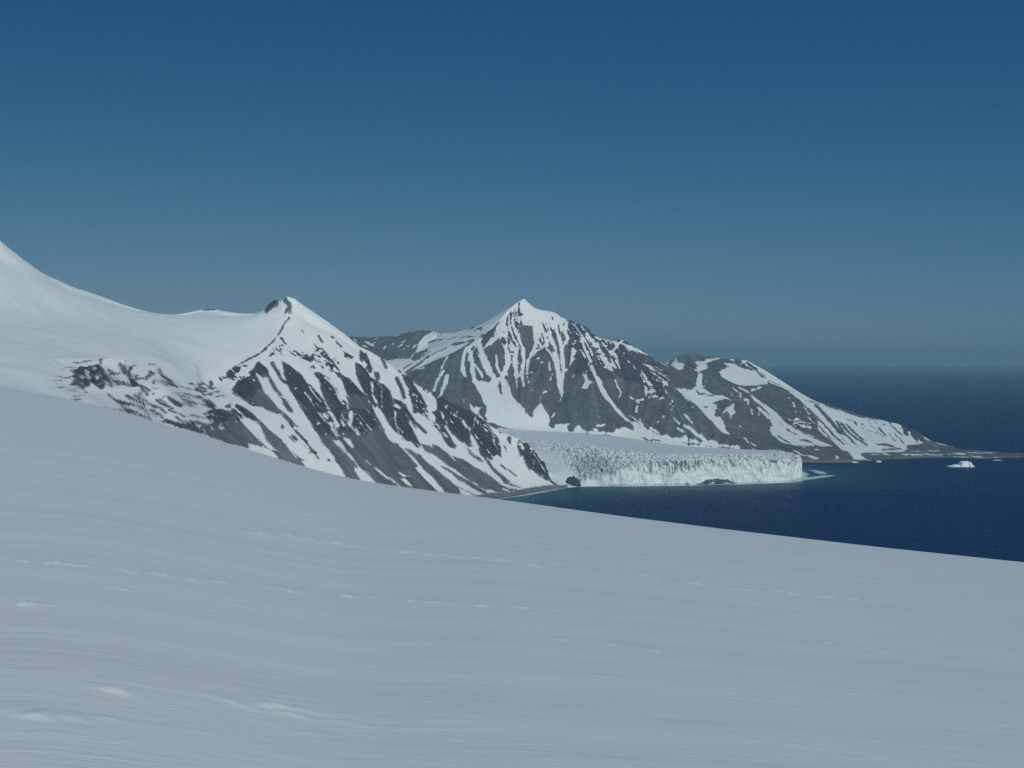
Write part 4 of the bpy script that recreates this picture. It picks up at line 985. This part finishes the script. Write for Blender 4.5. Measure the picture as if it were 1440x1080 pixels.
# ------------------------------------------------------------------ icebergs, floes, rocks
def mat_berg():
    m, t, b, pos = material('berg_ice')
    n = t.noise(pos, 0.3, 4, 0.6)
    t.l(t.mix(t.ramp(n, 0.3, 0.7), (0.72, 0.84, 0.82), (0.88, 0.92, 0.89)), b.inputs['Base Color'])
    b.inputs['Roughness'].default_value = 0.6
    b.inputs['Specular IOR Level'].default_value = 0.2
    return m


MB_ = mat_berg()


def berg(name, px, py, prof, depth, label, cat, seed, mat=None, nx=90, ny=40, rough=0.9):
    """ice block: prof = (metres along, height) outline, rounded off across its depth"""
    x0, y0 = sea_pt(px, py)
    pr = np.array(prof, float); n = Noise(seed)
    xs = np.linspace(pr[0, 0], pr[-1, 0], nx); v = np.linspace(-1, 1, ny)
    h = np.interp(xs, pr[:, 0], pr[:, 1])
    e = np.clip(np.minimum(xs - xs[0], xs[-1] - xs) / (0.06 * (xs[-1] - xs[0])), 0, 1)
    X, V = np.meshgrid(xs, v, indexing='ij')
    w = depth * (0.55 + 0.45 * np.sqrt(e))[:, None] * (1 + 0.25 * n.fbm(X / 6, V * 0 + 4, 3))
    side = 1 - sstep(0.62, 1.0, np.abs(V + 0.12 * n.fbm(X / 4, V * 3, 3)))
    ZZ = -1.5 + (h[:, None] + 1.5) * side * e[:, None] ** 0.5 + rough * n.fbm(X / 3.2, V * depth / 3.2, 4) * side * e[:, None] * np.clip(h[:, None] / 4, 0.1, 1)
    nxv, nyv = X.shape
    top = np.stack([X, V * w, ZZ], -1).reshape(-1, 3)
    bot = np.stack([X, V * w, np.full(X.shape, -2.5)], -1).reshape(-1, 3)
    I, J = np.meshgrid(np.arange(nxv - 1), np.arange(nyv - 1), indexing='ij')
    q = np.stack([I * nyv + J, (I + 1) * nyv + J, (I + 1) * nyv + J + 1, I * nyv + J + 1], -1).reshape(-1, 4)
    N = nxv * nyv
    ring = np.concatenate([np.arange(nxv) * nyv, (nxv - 1) * nyv + np.arange(1, nyv), np.arange(nxv - 2, -1, -1) * nyv + nyv - 1, np.arange(nyv - 2, 0, -1)])
    r2 = np.roll(ring, -1)
    sides = np.stack([ring, ring + N, r2 + N, r2], -1)
    o = raw_mesh(name, np.concatenate([top, bot]), np.concatenate([q, q[:, ::-1] + N, sides]), mat or MB_, smooth=False)
    o.location = (x0, y0, 0); o['label'] = label; o['category'] = cat
    return o


berg('iceberg', 1351.5, 656.2, [(-26,0.5),(-22,1.2),(-15,1.7),(-12,3.8),(-10,4.2),(-8,2.6),(-5,2.2),(-3,4.0),(0,7.6),(3,9.2),(9,9.8),(14.5,9.3),(16.5,8.0),(19,4.2),(22,2.2),(24,0.4)], 13,
     'white flat-topped iceberg with a low tongue of ice floating off the spit', 'iceberg', 3)
berg('ice_floe', 1235.5, 649.6, [(-6,0.4),(-4,1.8),(-1,2.6),(2,1.8),(4,2.2),(6,0.4)], 5, 'small white ice floe floating alone off the snowy shore of the headland', 'ice floe', 5, nx=30, ny=16, rough=0.3)
berg('ice_floe', 1202.5, 650.5, [(-7,0.4),(-4,1.6),(0,2.0),(3,1.2),(7,0.4)], 6, 'low pale ice floe close against the dark rocky shore point', 'ice floe', 6, nx=30, ny=16, rough=0.3)
berg('ice_floe', 1402, 647.4, [(-9,0.3),(-5,0.8),(0,0.5),(5,0.9),(9,0.3)], 5, 'faint flat ice floe lying in the water right of the iceberg', 'ice floe', 7, nx=30, ny=16, rough=0.2)


def mat_rock():
    m, t, b, pos = material('dark_outcrop_rock')
    n = t.noise(pos, 0.5, 5, 0.65)
    t.l(t.mix(t.ramp(n, 0.35, 0.65), (0.035, 0.042, 0.048), (0.09, 0.102, 0.11)), b.inputs['Base Color'])
    b.inputs['Roughness'].default_value = 0.95
    b.inputs['Specular IOR Level'].default_value = 0.1
    return m



def crag(name, px, py, lobes, label, cat, seed):
    """rough rock mass: several overlapping knobs (x, y, radius, height) joined in one skin"""
    x0, y0 = sea_pt(px, py); n = Noise(seed)
    u = np.linspace(-17, 15, 96); v = np.linspace(-12, 12, 64)
    X, Y = np.meshgrid(u, v, indexing='ij')
    wx = X + 1.3 * n.fbm(X / 4, Y / 4, 3); wy = Y + 1.3 * n.fbm(X / 4 + 40, Y / 4, 3)
    Z = np.full(X.shape, -3.0)
    for lx, ly, r, h in lobes:
        d = np.hypot((wx - lx), (wy - ly) * 0.9) / r
        Z = np.maximum(Z, np.where(d < 1.6, h * (1 - sstep(0.25, 1.25, d)) - 3.0 * sstep(0.9, 1.5, d), -3))
    c1, c2, cv_ = voronoi(X / 2.6, Y / 2.6 + 0.1 * Z, seed)
    Z = Z + (Z > -2) * ((cv_ - 0.5) * 1.8 + 0.7 * n.fbm(X / 1.5, Y / 1.5, 3))
    edge = (np.abs(X) > 100) | (np.abs(Y) > 11.6) | (X < -16.6) | (X > 14.6)
    Z = np.where(edge, -4.0, Z)
    o = grid_mesh(name, X, Y, Z, mat_rock())
    for p in o.data.polygons: p.use_smooth = False
    o.location = (x0, y0, 0); o['label'] = label; o['category'] = cat


crag('rock_outcrop', 808, 684.4, [(2, 2, 6.0, 14), (-2, 3, 5.0, 17), (5, 0, 4.0, 9), (-7, 5, 5.5, 15), (-11, 6, 4.5, 13), (6, 4, 4.5, 11)],
     'dark rock outcrop at the water where the snow drift meets the glacier front', 'rock', 9)

# ------------------------------------------------------------------ air
mh = bpy.data.materials.new('sea_haze'); mh.use_nodes = True
nt = mh.node_tree; nt.nodes.clear()
out_ = nt.nodes.new('ShaderNodeOutputMaterial'); pv = nt.nodes.new('ShaderNodeVolumePrincipled')
pv.inputs['Color'].default_value = (0.36, 0.645, 0.735, 1); pv.inputs['Density'].default_value = 5.2e-5
nt.links.new(pv.outputs[0], out_.inputs['Volume'])
b0, b1 = np.array([-51000.0, -4000.0, -20.0]), np.array([51000.0, 51000.0, 540.0])
co = np.array([[(b0, b1)[i][0], (b0, b1)[j][1], (b0, b1)[k][2]] for i in (0, 1) for j in (0, 1) for k in (0, 1)])
o = raw_mesh('haze', co, np.array([(0,1,3,2),(4,6,7,5),(0,4,5,1),(2,3,7,6),(0,2,6,4),(1,5,7,3)]), mh, smooth=False)
o['kind'] = 'stuff'

# ------------------------------------------------------------------ daylight
SUN_EL, SUN_AZ = math.radians(33), math.radians(22)   # azimuth to the right of straight behind the camera
sd = np.array([math.sin(SUN_AZ) * math.cos(SUN_EL), -math.cos(SUN_AZ) * math.cos(SUN_EL), math.sin(SUN_EL)])
from mathutils import Vector
sl = bpy.data.lights.new('sun', 'SUN'); sl.energy = 2.1; sl.angle = math.radians(0.53); sl.color = (1.0, 0.985, 0.95)
so = bpy.data.objects.new('sun', sl); C.objects.link(so)
so.rotation_euler = Vector(sd).to_track_quat('Z', 'Y').to_euler()
so.location = (0, 0, 600)

w = bpy.data.worlds.new('World'); bpy.context.scene.world = w; w.use_nodes = True
t = NT(w.node_tree)
bg = w.node_tree.nodes['Background']
tc = t.n('ShaderNodeTexCoord').outputs['Generated']
sp = t.n('ShaderNodeSeparateXYZ'); t.l(tc, sp.inputs[0])
ez = t.math('MAXIMUM', sp.outputs[2], 0.0)
zz = t.math('ADD', t.math('MULTIPLY', ez, t.math('MULTIPLY_ADD', t.math('MINIMUM', ez, 0.35), 5.2, 1.2)), 0.28)
cb = t.n('ShaderNodeCombineXYZ'); t.l(sp.outputs[0], cb.inputs[0]); t.l(sp.outputs[1], cb.inputs[1]); t.l(zz, cb.inputs[2])
nm = t.n('ShaderNodeVectorMath', operation='NORMALIZE'); t.l(cb.outputs[0], nm.inputs[0])
sky = t.n('ShaderNodeTexSky', sky_type='NISHITA')
sky.sun_disc = False; sky.sun_elevation = SUN_EL; sky.sun_rotation = math.atan2(sd[0], sd[1])
sky.altitude = 1500; sky.air_density = 1.0; sky.dust_density = 0.3; sky.ozone_density = 1.5
t.l(nm.outputs[0], sky.inputs['Vector'])
cs = t.n('ShaderNodeSeparateColor'); t.l(sky.outputs[0], cs.inputs[0])
cc = t.n('ShaderNodeCombineColor')
# deep polar blue: red falls off faster than blue away from the horizon
for i, (a, p) in enumerate(((24.4, 2.70), (1.185, 1.20), (0.505, 0.60))):
    t.l(t.math('MULTIPLY', t.math('POWER', t.math('MULTIPLY', cs.outputs[i], 0.08), p), a / 0.08), cc.inputs[i])
t.l(cc.outputs[0], bg.inputs['Color'])
bg.inputs['Strength'].default_value = 0.08

# ------------------------------------------------------------------ camera and render settings
cam = bpy.data.cameras.new('camera'); co_ = bpy.data.objects.new('camera', cam); C.objects.link(co_)
co_.location = (0, 0, H); co_.rotation_euler = (math.pi / 2, 0, 0)
cam.sensor_width = 36.0; cam.lens = 36.0 * F / 1440.0
cam.shift_y = (HY - 540.0) / 1440.0
cam.clip_start = 0.1; cam.clip_end = 200000
sc = bpy.context.scene
sc.camera = co_
sc.view_settings.view_transform = 'Standard'; sc.view_settings.look = 'None'
sc.view_settings.exposure = 0.10; sc.view_settings.gamma = 1.0
sc.cycles.use_denoising = False
sc.cycles.use_adaptive_sampling = False
sc.cycles.max_bounces = 6; sc.cycles.volume_bounces = 1
